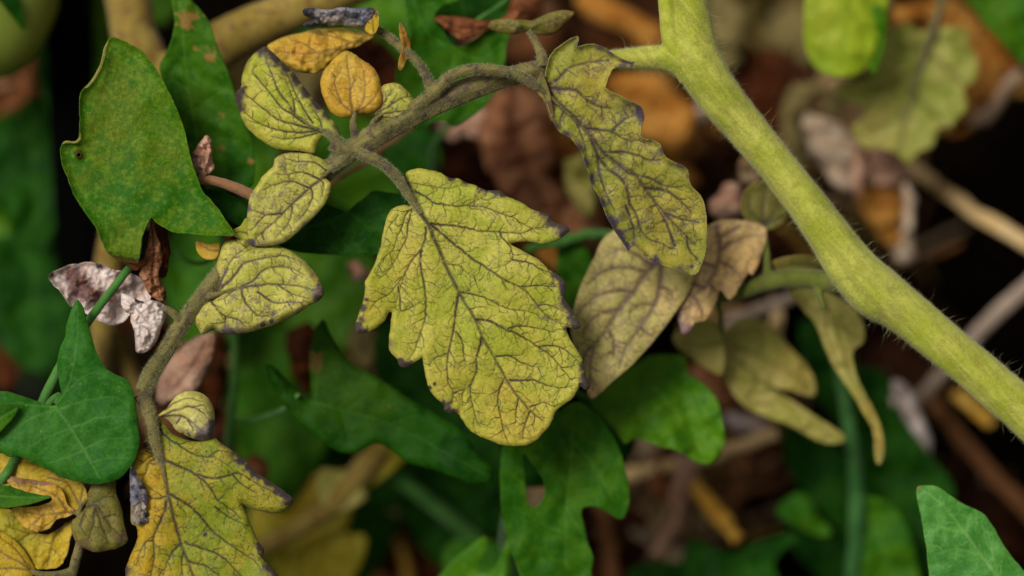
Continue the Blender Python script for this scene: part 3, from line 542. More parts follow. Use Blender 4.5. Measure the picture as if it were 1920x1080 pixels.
leaf('leaflet', [(648,95),(633,103),(617,120),(603,140),(601,163),(608,187),(620,210),(640,221),(657,220),(667,217),(677,213),(697,213),(713,203),(718,187),(715,163),(710,143),(697,123),(680,113),(663,100)], 'orange', cl, off=6, tilt=(.05, -.15),
 veins=[([(666,217),(658,193),(657,167),(653,133),(650,103)], 3), ([(663,212),(640,193),(613,163)], 2.4), ([(667,212),(683,183),(683,147),(677,120)], 2.4), ([(670,210),(700,187),(710,167)], 2.2), ([(640,193),(627,155),(640,130)], 1.8), ([(657,167),(668,150)], 1.6)],
 res=1.6, wave=4, wperiod=90, vfold=-.12, bend=(.8, .6, 5), blister=4.5, stains=[(612,150,10,.3)], warm=[(690,130,20,.4)], curl=14, curlw=14, auto=(16, 22, 1), seed=16, base=(665, 217))
leaf('leaflet', [(715,163),(733,155),(750,158),(767,173),(780,193),(783,210),(770,227),(750,234),(727,232),(710,223),(702,213),(713,203),(718,187)], 'yellow_pale', cl, off=-6, tilt=(.1, .05),
 veins=[([(703,214),(727,200),(753,184),(773,180)], 2.6), ([(705,215),(733,211),(765,207),(780,208)], 2.2), ([(707,217),(733,221),(755,226)], 2), ([(712,205),(728,180),(738,165)], 1.8)], res=1.5, wave=2, vfold=.08, bend=(.7, .7, 8), blister=4, warm=[(712,220,12,.5)], stains=[(735,192,3,.8)], curl=14, curlw=12, auto=(14, 18, 1), seed=17, base=(704, 215))
leaf('leaflet', [(403,553),(407,527),(405,503),(412,473),(423,453),(440,449),(460,447),(473,462),(500,463),(533,465),(553,475),(573,490),(590,510),(602,530),(608,550),(600,562),(580,573),(560,587),(533,600),(513,610),(487,618),(460,625),(433,627),(410,623),(400,618),(380,627),(370,615),(364,597),(370,583),(383,567)], 'yellow_pale', cl, off=-10, tilt=(-.04, -.03),
 veins=[([(400,555),(440,543),(483,535),(520,533),(560,537),(597,547)], 3.4), ([(440,543),(473,527),(493,507),(520,500),(547,503),(570,515)], 2.8), ([(405,550),(440,517),(460,493),(500,483),(533,480),(553,487)], 2.8), ([(408,543),(423,510),(437,483),(467,460)], 2.4), ([(453,543),(457,560),(473,583),(490,593),(513,590)], 2.8), ([(483,547),(513,567),(540,567),(567,567)], 2.2), ([(398,567),(407,580),(423,593),(447,600),(460,613)], 2.6), ([(423,593),(422,615)], 2), ([(440,543),(420,560),(395,565)], 1.8, .7), ([(520,533),(545,550),(580,560)], 2)],
 res=1.5, wave=7, wperiod=150, vfold=.08, bend=(.3, 1, 3), blister=5.5, stains=[(592,548,12,.8),(600,560,8,.7),(493,608,5,1),(509,602,4,1),(430,622,14,.85),(455,622,12,.5),(560,500,22,.4),(580,515,16,.4),(398,620,8,.5),(440,570,14,.35),(540,490,20,.3)], warm=[(603,555,10,1),(595,520,10,.6)], curl=16, curlw=16, auto=(17, 26, 2), seed=18, base=(403, 553))
termO = [(290,800),(297,783),(310,795),(320,810),(337,820),(367,827),(400,820),(413,830),(433,843),(460,863),(483,887),(507,903),(533,920),(550,937),(542,950),(520,962),(493,959),(470,953),(455,945),(458,955),(463,967),(473,990),(483,1013),(495,1030),(493,1047),(507,1063),(520,1080),(525,1110),(500,1160),(440,1215),(380,1230),(300,1200),(250,1140),(235,1080),(240,1053),(250,1030),(258,1007),(255,987),(245,977),(245,920),(243,880),(255,853),(270,841),(283,845),(292,850)]
termV = [([(291,846),(302,867),(310,900),(320,947),(330,987),(340,1020),(353,1053),(362,1080),(375,1120),(390,1180)], 4.4), ([(300,795),(305,813),(333,833),(360,850),(383,857),(403,857),(437,880)], 2.4), ([(303,860),(327,870),(367,890),(393,913),(407,937),(430,953),(453,973)], 3), ([(370,890),(400,897),(433,890),(447,887),(473,900),(493,913),(520,927),(537,937)], 2.4), ([(320,927),(353,947),(380,973),(400,997),(430,1020),(460,1040),(480,1053)], 3),
 ([(347,1017),(377,1027),(410,1040),(437,1063),(460,1090)], 2.6), ([(403,950),(430,970),(467,987)], 2), ([(355,1053),(390,1063),(420,1090)], 2.4), ([(293,853),(280,857),(265,870)], 2.2), ([(298,860),(280,865),(273,887),(263,907)], 2.2), ([(313,937),(307,963),(293,993),(287,1013),(290,1040),(283,1073),(285,1110)], 3), ([(290,853),(275,845)], 1.6), ([(337,1020),(320,1040),(307,1073)], 2.4), ([(343,1033),(340,1060),(345,1090)], 2), ([(287,1013),(270,1020),(255,1060)], 2), ([(313,930),(290,935),(270,925)], 2), ([(390,857),(410,845),(430,848)], 2), ([(437,890),(450,905),(480,925)], 2)]
leaf('leaflet', termO, 'yellow_shaded', cl, off=-4, tilt=(.03, -.05), veins=termV, res=1.5, wave=8, wperiod=220, vfold=-.08, bend=(.9, .3, 1.5), blister=4.5,
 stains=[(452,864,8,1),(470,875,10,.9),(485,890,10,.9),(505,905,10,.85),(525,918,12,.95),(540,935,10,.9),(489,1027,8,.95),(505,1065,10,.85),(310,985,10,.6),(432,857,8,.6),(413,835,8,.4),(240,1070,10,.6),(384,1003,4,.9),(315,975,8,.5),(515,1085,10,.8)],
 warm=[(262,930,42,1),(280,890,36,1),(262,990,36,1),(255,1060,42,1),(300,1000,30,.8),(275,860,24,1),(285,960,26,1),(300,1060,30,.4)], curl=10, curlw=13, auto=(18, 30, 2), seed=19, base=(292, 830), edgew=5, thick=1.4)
leaf('dried_curl', [(246,876),(257,888),(267,906),(274,920),(277,938),(274,954),(280,966),(276,978),(262,985),(248,978),(247,955),(244,925)], 'dead_grey', cl, off=-26, tilt=(.5, 0), veins=[([(250,885),(262,910),(265,940),(262,975)], 2.4), ([(262,910),(275,915)], 2), ([(265,940),(250,950)], 2), ([(262,925),(248,915)], 2), ([(264,955),(276,965)], 2)], res=1.5, wave=5, wperiod=30, bend=(1, 0, 60), blister=2.5, stains=[(272,912,7,.8),(277,935,6,1),(278,966,7,1),(250,882,6,.8),(270,978,6,.7)], seed=20, thick=2, edgew=5)
leaf('leaflet', [(295,780),(310,767),(323,750),(337,737),(357,732),(377,737),(393,750),(402,770),(403,793),(400,817),(392,827),(370,825),(350,817),(330,807),(320,792),(307,783)], 'cream_yellow', cl, off=-36, tilt=(.12, .12),
 veins=[([(297,781),(340,780),(367,797),(387,817)], 2.6), ([(303,780),(333,767),(360,763),(383,777),(397,793)], 2.4), ([(310,768),(325,757),(353,747),(380,753)], 2), ([(353,788),(360,800),(363,808)], 2), ([(340,780),(330,795)], 1.6), ([(360,763),(380,760),(392,775)], 1.6)], res=1.4, wave=3, wperiod=60, vfold=.25, bend=(.7, .7, 22), blister=4, stains=[(380,812,13,.9),(390,800,12,.8),(392,820,12,.9),(370,822,8,.7)], curl=20, curlw=14, seed=21, base=(296, 781))
leaf('leaflet', [(368,452),(380,453),(395,458),(412,455),(409,480),(395,488),(376,480),(368,466)], 'orange', cl, off=30, tilt=(.1, 0), veins=[([(410,470),(390,468),(375,458)], 2)], res=2, wave=3, bend=(0, 1, 30), blister=2, stains=[(378,455,6,.5)], seed=22, base=(411, 470))
leaf('leaflet', [(436,441),(438,430),(450,424),(462,408),(470,420),(472,446),(460,450),(446,447)], 'yellow', cl, off=14, veins=[([(470,440),(455,435),(440,435)], 2)], res=2, wave=3, blister=2, seed=23, base=(470, 445))
leaf('leaflet', [(915,50),(925,38),(950,35),(985,37),(1000,38),(1020,28),(1045,20),(1070,20),(1077,27),(1060,45),(1045,60),(1025,66),(1005,64),(985,60),(960,65),(930,60)], 'olive', cl, off=72, tilt=(-.15, .4), veins=[([(990,58),(1020,45),(1065,25)], 2.6), ([(990,58),(960,48),(925,47)], 2.2)], res=2.4, wave=6, wperiod=80, bend=(0, 1, 50), blister=3, stains=[(925,48,16,.4)], warm=[(1060,30,22,.6),(1040,50,20,.5)], curl=8, auto=(18, 18, 1), seed=24, base=(990, 58))
leaf('leaflet', [(750,42),(762,56),(767,70),(770,83),(769,100),(757,127),(750,132),(747,122),(751,104),(755,90),(752,76),(749,60)], 'orange', cl, off=44, tilt=(.8, 0), veins=[([(760,88),(757,65),(750,45)], 2), ([(760,90),(757,110),(751,128)], 2)], res=1.8, wave=4, wperiod=50, blister=2, stains=[(751,46,8,.5),(750,128,6,.5)], warm=[(760,90,30,.6)], seed=25, base=(762, 90))
leaf('leaflet', [(500,88),(513,78),(533,68),(560,62),(587,55),(617,53),(647,53),(667,60),(687,60),(704,58),(703,68),(687,78),(667,90),(647,95),(630,110),(617,123),(597,135),(577,138),(557,133),(533,123),(517,107)], 'orange', cl, off=66, tilt=(-.05, -.35), veins=[([(700,62),(660,80),(610,95),(560,100),(515,95)], 3.2), ([(660,80),(630,70),(600,65)], 2.2), ([(610,95),(590,112),(570,118)], 2.2), ([(590,95),(565,80),(545,76)], 2), ([(640,88),(620,105)], 2)],
 res=2, wave=10, wperiod=70, bend=(0, 1, 30), blister=4.5, stains=[(590,55,22,.5),(540,68,16,.4),(625,105,14,.4),(560,130,14,.35),(600,128,14,.4)], warm=[(600,80,16,.4),(560,95,20,.4)], curl=14, auto=(16, 22, 1), seed=26, base=(702, 62))
leaf('leaflet', [(568,18),(587,15),(617,18),(640,13),(667,16),(693,14),(707,20),(711,43),(704,62),(690,64),(678,56),(660,52),(640,47),(620,50),(598,50),(580,52),(568,48),(574,40),(592,36),(572,30)], 'dead_grey', cl, off=40, tilt=(0, .9), veins=[([(700,58),(680,40),(650,30),(600,25)], 3), ([(680,40),(650,42),(610,42)], 2.6)], res=1.8, wave=8, wperiod=42, bend=(0, 1, 130), blister=4, stains=[(700,25,12,.8),(580,22,12,.7),(585,48,14,.9),(610,45,10,.6)], warm=[(702,50,14,0)], curl=10, curlw=10, auto=(14, 20, 1), seed=27, base=(702, 60))
leaf('leaflet', [(693,16),(706,18),(711,40),(703,62),(692,64),(684,54),(688,36)], 'gold', cl, off=34, tilt=(-.8, 0), veins=[([(700,60),(698,40),(696,20)], 2)], res=2, wave=3, blister=2, stains=[(695,18,9,.9)], warm=[], seed=28, base=(700, 60))

curl_b = leaf('dried_leaflet', [(227,550),(240,552),(253,560),(267,565),(287,562),(307,570),(314,580),(312,593),(303,613),(297,633),(287,650),(270,662),(255,660),(253,643),(252,623),(245,603),(245,590),(233,583),(227,570)], 'dead_white', cl, off=-20, tilt=(.15, -.1), veins=[([(306,577),(285,570),(268,590),(262,620),(265,650)], 2.4), ([(285,570),(290,590),(296,610)], 2.4), ([(268,590),(250,575),(234,560)], 2), ([(288,585),(302,590)], 2), ([(266,610),(280,620),(283,640)], 2)], res=1.5, wave=10, wperiod=46, bend=(.9, -.3, 60), blister=4, crumple=4, curl=12, curlw=10, warm=[(265,640,26,.35),(285,625,20,.3),(290,645,10,.7)], stains=[(260,565,6,.8),(290,565,6,.5),(256,655,8,.5)], auto=(13, 18, 1), seed=29, base=(307, 577), vw=1.1)
leaf('dried_leaflet', [(280,620),(296,612),(308,622),(310,638),(298,646),(284,640)], 'dead_umber', cl, off=14, res=2, wave=6, wperiod=20, blister=0, seed=30)

# leaf behind the big leaflet: its stalk springs from the swollen node of the main stem
c2 = tubes('compound_leaf', [STUB2, [(1440, 525, 9, 195), (1438, 480, 7, 205), (1432, 430, 5, 215)], [(1400, 545, 9, 222), (1360, 500, 7, 222), (1345, 440, 5, 222), (1350, 415, 3, 220)], [(1350, 558, 8, 238), (1300, 530, 7, 215), (1237, 488, 6, 200)],
     [(1345, 560, 7, 240), (1352, 600, 6, 300), (1356, 660, 5, 395)], [(1540, 526, 10, 136), (1535, 545, 9, 130), (1545, 580, 6, 128)]], 'stem_green', plant, union=2.6, seed=7)
leaf('leaflet', [(1150,432),(1130,448),(1115,480),(1100,510),(1085,545),(1073,590),(1070,625),(1080,660),(1095,690),(1100,730),(1107,748),(1120,742),(1150,715),(1180,690),(1210,660),(1230,635),(1254,604),(1274,575),(1296,540),(1302,500),(1285,460),(1230,430),(1190,420)], 'purple', c2, off=150, tilt=(.05, -.22),
 veins=[([(1237,487),(1213,510),(1187,547),(1160,580),(1140,613),(1120,640),(1110,667),(1105,720)], 4.4), ([(1240,500),(1237,537),(1227,573),(1200,613),(1173,653),(1160,690)], 3.8), ([(1187,547),(1150,545),(1110,560),(1082,590)], 3), ([(1160,580),(1120,590),(1090,625)], 3), ([(1213,510),(1170,500),(1130,510),(1100,535)], 3), ([(1140,613),(1150,640),(1150,670)], 2.8), ([(1227,573),(1205,570),(1180,585)], 2.4), ([(1200,613),(1215,625),(1225,632)], 2.4), ([(1237,537),(1255,545),(1262,560)], 2.4), ([(1120,640),(1100,660),(1090,680)], 2.4), ([(1225,500),(1190,475),(1150,465)], 2.6)],
 res=2.2, wave=10, wperiod=180, vfold=-.1, bend=(.6, .8, 2.5), blister=6, stains=[(1225,590,26,.4),(1215,640,16,.5),(1165,690,14,.4)], warm=[(1105,740,22,.8),(1250,560,30,.4)], auto=(17, 30, 2), seed=31, base=(1237, 487), vw=1.8, curl=5)
leaf('leaflet', [(1325,425),(1350,413),(1390,412),(1420,418),(1438,430),(1435,460),(1425,490),(1412,516),(1404,512),(1392,530),(1372,562),(1361,558),(1350,545),(1342,570),(1325,600),(1305,605),(1295,622),(1280,627),(1272,605),(1265,570),(1262,530),(1285,480),(1310,440)], 'mauve_gold', c2, off=175, tilt=(-.1, -.25),
 veins=[([(1345,425),(1350,470),(1340,510),(1320,540),(1300,555),(1288,600)], 4), ([(1350,470),(1380,450),(1420,440)], 3), ([(1346,490),(1370,500),(1390,520)], 3), ([(1330,530),(1340,545)], 2.4), ([(1350,445),(1385,425)], 2.6), ([(1320,540),(1290,530),(1275,550)], 2.6), ([(1300,555),(1315,580),(1318,598)], 2.6), ([(1340,500),(1310,490)], 2.6)],
 res=2.4, wave=8, wperiod=90, vfold=.12, bend=(1, 0, 8), blister=6, stains=[(1280,615,14,.9),(1290,570,22,.5),(1275,590,18,.6),(1400,425,26,.45),(1425,445,12,.5),(1300,540,20,.4)], warm=[(1400,490,34,.8),(1360,545,24,.7),(1360,470,30,.6),(1310,590,20,.5)], auto=(16, 26, 2), seed=32, base=(1350, 416), vw=1.7, curl=8)
leaf('leaflet', [(1390,372),(1408,345),(1440,335),(1465,350),(1480,390),(1470,415),(1445,432),(1420,425),(1395,410)], 'olive', c2, off=240, tilt=(.1, .1), veins=[([(1432,430),(1430,390),(1438,345)], 3.4), ([(1432,420),(1455,395),(1465,365)], 3), ([(1432,420),(1408,395),(1405,365)], 3), ([(1432,424),(1468,405)], 2.6)], res=3, wave=6, bend=(1, 0, 14), blister=6, seed=33, base=(1432, 430))
leaf('leaflet', [(1425,512),(1445,492),(1480,480),(1520,480),(1548,492),(1560,508),(1530,506),(1490,508),(1450,518)], 'olive', c2, off=215, tilt=(0, .4), veins=[([(1555,506),(1500,494),(1440,505)], 4)], res=3, wave=5, seed=37, base=(1556, 507))
leaf('leaflet', [(1480,545),(1530,540),(1570,556),(1600,575),(1618,605),(1620,640),(1600,660),(1605,700),(1620,735),(1640,770),(1655,810),(1657,850),(1648,872),(1640,850),(1638,810),(1622,780),(1598,740),(1570,700),(1545,650),(1530,610),(1500,575)], 'straw_leaf', c2, off=330, tilt=(-.1, .1), veins=[([(1545,560),(1570,620),(1590,690),(1620,750),(1645,810),(1650,860)], 4), ([(1560,600),(1590,620),(1610,640)], 3), ([(1550,580),(1550,630),(1570,690)], 3)], res=3, wave=8, bend=(1, -.4, 20), vfold=.2, blister=4, stains=[(1630,745,14,.5),(1620,650,12,.4)], warm=[(1640,800,50,.7)], auto=(22, 26, 1), seed=34, base=(1540, 555))
leaf('leaflet', [(1356,625),(1385,597),(1420,598),(1450,615),(1480,650),(1510,680),(1528,715),(1528,742),(1500,738),(1460,728),(1437,722),(1462,738),(1490,755),(1520,775),(1560,800),(1586,820),(1570,832),(1530,825),(1480,798),(1430,780),(1390,758),(1365,720),(1352,680)], 'straw_leaf', c2, off=420, tilt=(.1, -.1), veins=[([(1356,655),(1400,690),(1450,735),(1510,780),(1570,822)], 3.6), ([(1370,650),(1420,665),(1470,690),(1520,725)], 3.4), ([(1360,640),(1390,620),(1430,620)], 3)], res=3, wave=10, wperiod=90, vfold=.25, bend=(.6, -.8, 14), blister=7, stains=[(1385,680,9,.8),(1570,825,14,.5)], warm=[(1500,700,34,.5),(1480,680,30,.5)], auto=(24, 30, 1), seed=35, base=(1357, 650))
leaf('leaflet', [(1262,628),(1300,600),(1340,602),(1357,640),(1357,690),(1350,705),(1322,690),(1295,672),(1270,652)], 'straw_leaf', c2, off=350, tilt=(-.2, .1), veins=[([(1356,640),(1320,650),(1280,640)], 3)], res=3.5, wave=6, bend=(.8, .6, 14), blister=5, seed=36, base=(1356, 650))

# bottom left compound leaf
c3 = tubes('compound_leaf', [[(20, 1230, 11, 60), (90, 1140, 9, 50), (130, 1090, 9, 42), (142, 1050, 9.5, 36), (150, 1020, 9, 34), (152, 985, 7, 26), (150, 955, 5, 18), (168, 935, 3, 10), (180, 960, 2, 6)], [(135, 1072, 9, 40), (110, 1078, 8, 36), (80, 1078, 7, 30), (55, 1068, 4, 26), (30, 1050, 2, 24)], [(150, 960, 5, 20), (130, 962, 4, 24), (105, 965, 2.6, 26)]], 'stem_rachis', plant, union=1.9, seed=8)
leaf('leaflet', [(-30,860),(20,848),(60,850),(120,875),(150,900),(164,925),(160,945),(146,958),(128,956),(120,935),(108,915),(85,903),(50,905),(25,910),(-30,915)], 'gold', c3, off=40, tilt=(0, -.2), veins=[([(150,950),(125,905),(80,875),(20,865)], 3), ([(150,945),(155,915)], 2), ([(125,905),(90,895)], 2)], res=2, wave=6, blister=4, auto=(18, 26, 1), seed=41, base=(150, 955))
leaf('leaflet', [(13,903),(20,893),(45,897),(75,902),(100,906),(118,920),(126,945),(140,958),(130,968),(105,975),(95,990),(70,998),(45,988),(30,970),(22,953),(60,950),(85,945),(98,934),(60,925),(30,918)], 'orange', c3, off=16, tilt=(0, -.1), veins=[([(138,960),(110,962),(80,965),(45,960)], 2.8), ([(125,955),(105,930),(70,915),(35,905)], 2.6), ([(110,962),(100,975),(80,990)], 2.2), ([(80,965),(60,985)], 2)], res=1.6, wave=6, wperiod=60, bend=(0, 1, 40), blister=4, stains=[(30,898,9,.9),(48,900,9,.9),(65,903,8,.9),(82,905,8,.8),(20,900,8,.6),(95,908,7,.6)], auto=(16, 22, 1), seed=42, base=(140, 960))
leaf('leaflet', [(-30,958),(20,955),(50,985),(90,1002),(138,972),(138,990),(132,1012),(125,1040),(112,1062),(88,1067),(65,1066),(50,1045),(30,1015),(-30,1000)], 'gold', c3, off=44, tilt=(0, -.1), veins=[([(132,975),(100,1010),(90,1060)], 3), ([(125,985),(60,1000),(10,985)], 2.6), ([(55,1000),(35,1015)], 2)], res=1.8, wave=6, wperiod=70, blister=4, warm=[(30,990,60,.8)], auto=(18, 26, 1), seed=43, base=(135, 975))
leaf('leaflet', [(-40,985),(-5,995),(20,1005),(40,1025),(55,1045),(66,1066),(60,1082),(30,1100),(-40,1105)], 'gold', c3, off=18, tilt=(.1, -.1), veins=[([(64,1072),(30,1050),(-10,1030)], 3), ([(60,1070),(20,1065),(-20,1070)], 2.4), ([(50,1060),(30,1030),(0,1008)], 2.2)], res=1.8, wave=5, bend=(.6, .8, 10), blister=4, curl=10, auto=(18, 26, 1), seed=44, base=(66, 1072))
leaf('leaflet', [(165,925),(175,905),(195,898),(216,900),(218,925),(228,950),(232,975),(238,1000),(240,1015),(225,1027),(200,1033),(180,1036),(162,1030),(145,1020),(135,1000),(134,980),(147,965),(160,950)], 'olive', c3, off=4, tilt=(.08, -.1), veins=[([(158,952),(180,948),(195,970),(215,995),(232,1008)], 2.8), ([(170,948),(190,935),(213,930)], 2.4), ([(178,950),(175,980),(165,1015)], 2.6), ([(180,952),(192,990),(205,1020)], 2.4), ([(160,958),(150,985)], 2.2), ([(195,970),(215,965)], 2)], res=1.5, wave=4, vfold=-.1, bend=(.7, .7, 10), blister=4.5, stains=[(225,1008,12,.8),(160,1020,14,.6),(150,1005,12,.5),(195,1030,12,.5),(170,1030,10,.6)], curl=12, auto=(13, 20, 2), seed=45, base=(158, 950), vw=1.1)

# ================================================================== BINDWEED
VG = 'bindweed vines twining between the tomato stems'
def vine(label, base, stems, mat='stem_vine', union=None):
    t = thing('bindweed_vine', label, 'vine', on_ground(*base), VG)
    tubes('stem', stems, mat, t, seg=12, sub=6, ridge=.04, lump=.04, seed=len(label))
    return t
v = vine('left bindweed vine with mottled arrow leaf above and blue-green arrow leaf below', (-60, 1080),
   [[(262, 440, 5, 20), (258, 478, 6, 26), (240, 505, 7.5, 28), (205, 550, 8, 30), (165, 603, 8.5, 30), (125, 665, 9, 30), (92, 728, 9.5, 28), (60, 800, 9, 40), (28, 862, 9, 44), (2, 905, 9, 46), (-40, 980, 9, 300), (-60, 1080, 9, ground_off(-60, 1080) + 20)],
    [(60, 800, 6, 38), (85, 768, 7, 20), (100, 748, 7, 10), (112, 742, 6, 10), (104, 757, 4, 2)], [(0, 905, 5, 40), (-30, 850, 5, 20), (-50, 790, 4, 0)], [(0, 910, 5, 46), (-20, 930, 4, 20), (-28, 930, 3, 6)]])
leaf('leaf', [(213,70),(227,75),(243,83),(267,97),(283,117),(297,137),(310,160),(323,187),(337,220),(347,250),(353,277),(360,307),(370,333),(380,360),(393,373),(410,393),(423,413),(437,432),(438,442),(417,442),(383,441),(353,438),(327,436),(310,427),(293,417),(283,408),(274,424),(267,443),(263,470),(259,492),(247,492),(227,488),(213,483),(200,470),(190,450),(180,427),(163,403),(150,383),(138,363),(127,333),(117,310),(114,290),(115,273),(123,265),(140,267),(148,260),(150,233),(149,200),(152,173),(167,157),(183,133),(192,110),(197,87),(205,73)],
 'vine_a', v, off=0, tilt=(.03, -.06), veins=[([(278,412),(262,370),(248,300),(236,220),(224,150),(215,85)], 2.4), ([(278,412),(240,430),(225,470)], 2), ([(280,412),(330,400),(400,425)], 2), ([(262,370),(210,340),(150,300)], 1.8, .7), ([(255,335),(300,290),(330,250)], 1.8, .7), ([(248,300),(200,260),(165,200)], 1.6, .6), ([(240,240),(280,200),(295,160)], 1.6, .6), ([(266,380),(320,350),(355,345)], 1.6, .6)],
 res=1.7, wave=11, wperiod=230, vfold=-.07, bend=(.9, .3, 2.5), blister=.9, holes=[[(143,290),(147,286),(152,288),(151,293),(145,295)]], stains=[(147,290,7,.9),(216,484,10,.8),(240,493,12,.95),(258,492,8,.9),(222,474,6,.7),(252,135,2.5,.8)], warm=[(220,180,50,.6),(200,250,60,.5),(300,300,50,.4),(245,450,40,.5),(160,330,40,.3)], curl=-9, curlw=14, seed=51, base=(278, 412), edgew=3.5)
leaf('leaf', [(147,563),(157,577),(163,603),(170,623),(177,650),(187,673),(200,692),(220,703),(238,712),(248,730),(253,753),(257,780),(260,807),(262,830),(257,853),(247,873),(233,890),(217,901),(197,907),(170,908),(147,903),(123,897),(103,888),(83,878),(60,867),(33,855),(17,857),(0,847),(-35,828),(-60,795),(-58,760),(-30,738),(0,733),(17,735),(33,740),(57,747),(80,756),(100,760),(108,752),(115,740),(112,720),(108,700),(107,680),(113,650),(122,630),(125,607),(133,583),(140,567)],
 'vine_b', v, off=-14, tilt=(-.05, -.05), veins=[([(103,763),(127,793),(147,827),(167,860),(187,897)], 3.2, .9), ([(103,760),(123,733),(137,690),(143,640),(147,585)], 2.2, .8), ([(113,767),(150,753),(183,747),(213,745),(240,760)], 2, .7), ([(133,803),(173,787),(213,780),(248,787)], 2, .7), ([(107,767),(67,780),(33,800),(5,825)], 2, .7), ([(133,803),(93,817),(53,838)], 2, .6), ([(155,843),(200,823),(245,822)], 2, .6), ([(157,845),(117,860),(83,870)], 2, .6), ([(170,868),(205,858),(245,860)], 1.8, .6), ([(125,733),(150,710),(180,695)], 1.8, .5), ([(105,762),(60,760),(20,755),(-30,765)], 2, .6)],
 res=1.6, wave=10, wperiod=200, vfold=-.12, bend=(.5, -.8, 3), blister=1.0, curl=8, curlw=16, seed=52, base=(103, 761), edgew=3)
leaf('leaf', [(-30,752),(0,756),(20,758),(35,763),(27,783),(10,800),(0,811),(-30,822)], 'vine_c', v, off=-34, tilt=(.1, 0), veins=[([(33,765),(0,785),(-25,795)], 2.4)], res=2.5, blister=1.5, seed=53, wave=3)
leaf('leaf', [(-30,905),(0,908),(20,913),(50,922),(77,928),(98,932),(80,938),(53,947),(27,951),(0,953),(-30,945)], 'vine_c', v, off=-20, tilt=(0, -.1), veins=[([(-30,928),(30,932),(90,932)], 2.4)], res=2, blister=1.5, seed=54, wave=3)

vl = [c_ for c_ in v.children if c_.name.startswith('leaf')][0]
leaf('rolled_margin', [(205,76),(196,88),(191,110),(182,133),(167,157),(160,165),(170,160),(186,138),(196,114),(200,94)], 'sage', vl, off=-18, tilt=(.5, 0), res=1.5, blister=0, wave=1, smooth=3, seed=67, veins=())
leaf('rolled_margin', [(116,270),(124,264),(138,266),(148,259),(151,250),(152,262),(142,270),(128,269)], 'sage', vl, off=-20, tilt=(0, .5), res=1.5, blister=0, wave=1, seed=68, veins=())
v = vine('bindweed vine with hanging tan-spotted green leaf and dark leaves behind the yellow leaflets', (440, 900),
   [[(330, -60, 6, 220), (350, 60, 6, 260), (380, 250, 6, 330), (405, 400, 7, 330), (428, 500, 7, 380), (440, 620, 8, 400), (440, 720, 8, 420), (428, 830, 8, 450), (430, 920, 8, 900), (440, 900, 8, ground_off(440, 900) + 20)], [(330, 470, 4, 240), (352, 490, 4, 240), (385, 492, 4, 260), (412, 470, 4, 300)], [(436, 790, 4, 420), (470, 788, 4, 360), (505, 778, 4, 300), (535, 765, 4, 240), (560, 740, 4, 180)]], 'stem_vine')
leaf('leaf', [(317,-30),(325,20),(327,43),(322,73),(310,103),(298,127),(312,180),(330,250),(350,310),(385,350),(430,362),(470,350),(477,333),(477,293),(473,260),(463,233),(450,207),(440,177),(430,143),(417,110),(403,73),(393,43),(377,20),(357,-5),(345,-40)], 'vine_c', v, off=140, tilt=(-.05, .1), veins=[([(380,350),(372,270),(355,180),(345,90),(335,-10)], 3), ([(372,270),(420,260),(460,270)], 2.2, .6), ([(362,210),(400,180),(430,165)], 2.2, .6), ([(355,170),(325,150)], 2, .6)], res=3, wave=10, vfold=-.1, blister=2.5, stains=[(353,34,13,1.2),(352,50,9,1.2),(391,106,9,1.2),(366,89,6,1.1),(415,215,8,.9),(414,277,8,1),(468,304,6,.8)], seed=55, base=(385, 350))
leaf('leaf', [(380,355),(420,360),(460,375),(540,375),(600,378),(633,390),(652,395),(670,380),(687,367),(700,358),(727,361),(757,368),(775,400),(750,450),(715,476),(660,478),(600,477),(540,468),(480,440),(440,420),(400,395)], 'vine_d', v, off=110, tilt=(.05, -.05), veins=[([(655,397),(600,420),(540,430),(460,400)], 3, .7), ([(655,397),(700,430),(740,420)], 2.4, .6), ([(620,415),(640,450),(660,470)], 2.4, .5)], res=3, wave=8, blister=2, seed=56, base=(655, 400))
leaf('leaf', [(605,598),(615,615),(625,635),(645,665),(665,685),(690,697),(715,712),(740,728),(765,745),(800,765),(835,785),(860,800),(880,825),(895,850),(910,865),(922,875),(924,890),(915,905),(880,908),(850,895),(815,882),(785,875),(760,865),(735,845),(710,832),(690,838),(670,850),(645,850),(620,840),(595,820),(570,800),(540,770),(520,740),(505,710),(500,685),(515,688),(535,708),(560,738),(579,750),(582,715),(578,675),(588,625)], 'vine_d', v, off=190, tilt=(-.04, -.05), veins=[([(585,755),(650,770),(730,795),(820,840),(915,892)], 3.4, .7), ([(590,755),(595,700),(604,620)], 2.6, .6), ([(650,770),(690,740),(720,725)], 2.4, .5), ([(730,795),(780,780),(820,785)], 2.4, .5), ([(640,768),(650,810),(660,840)], 2.4, .5)], res=2.8, wave=12, wperiod=220, vfold=-.1, blister=2.5, stains=[(596,672,10,1.1),(598,690,8,.9),(728,762,6,.8),(592,682,8,1)], warm=[(640,700,90,.6),(700,740,60,.5)], seed=57, base=(585, 753), curl=10, curlw=16, edgew=6)

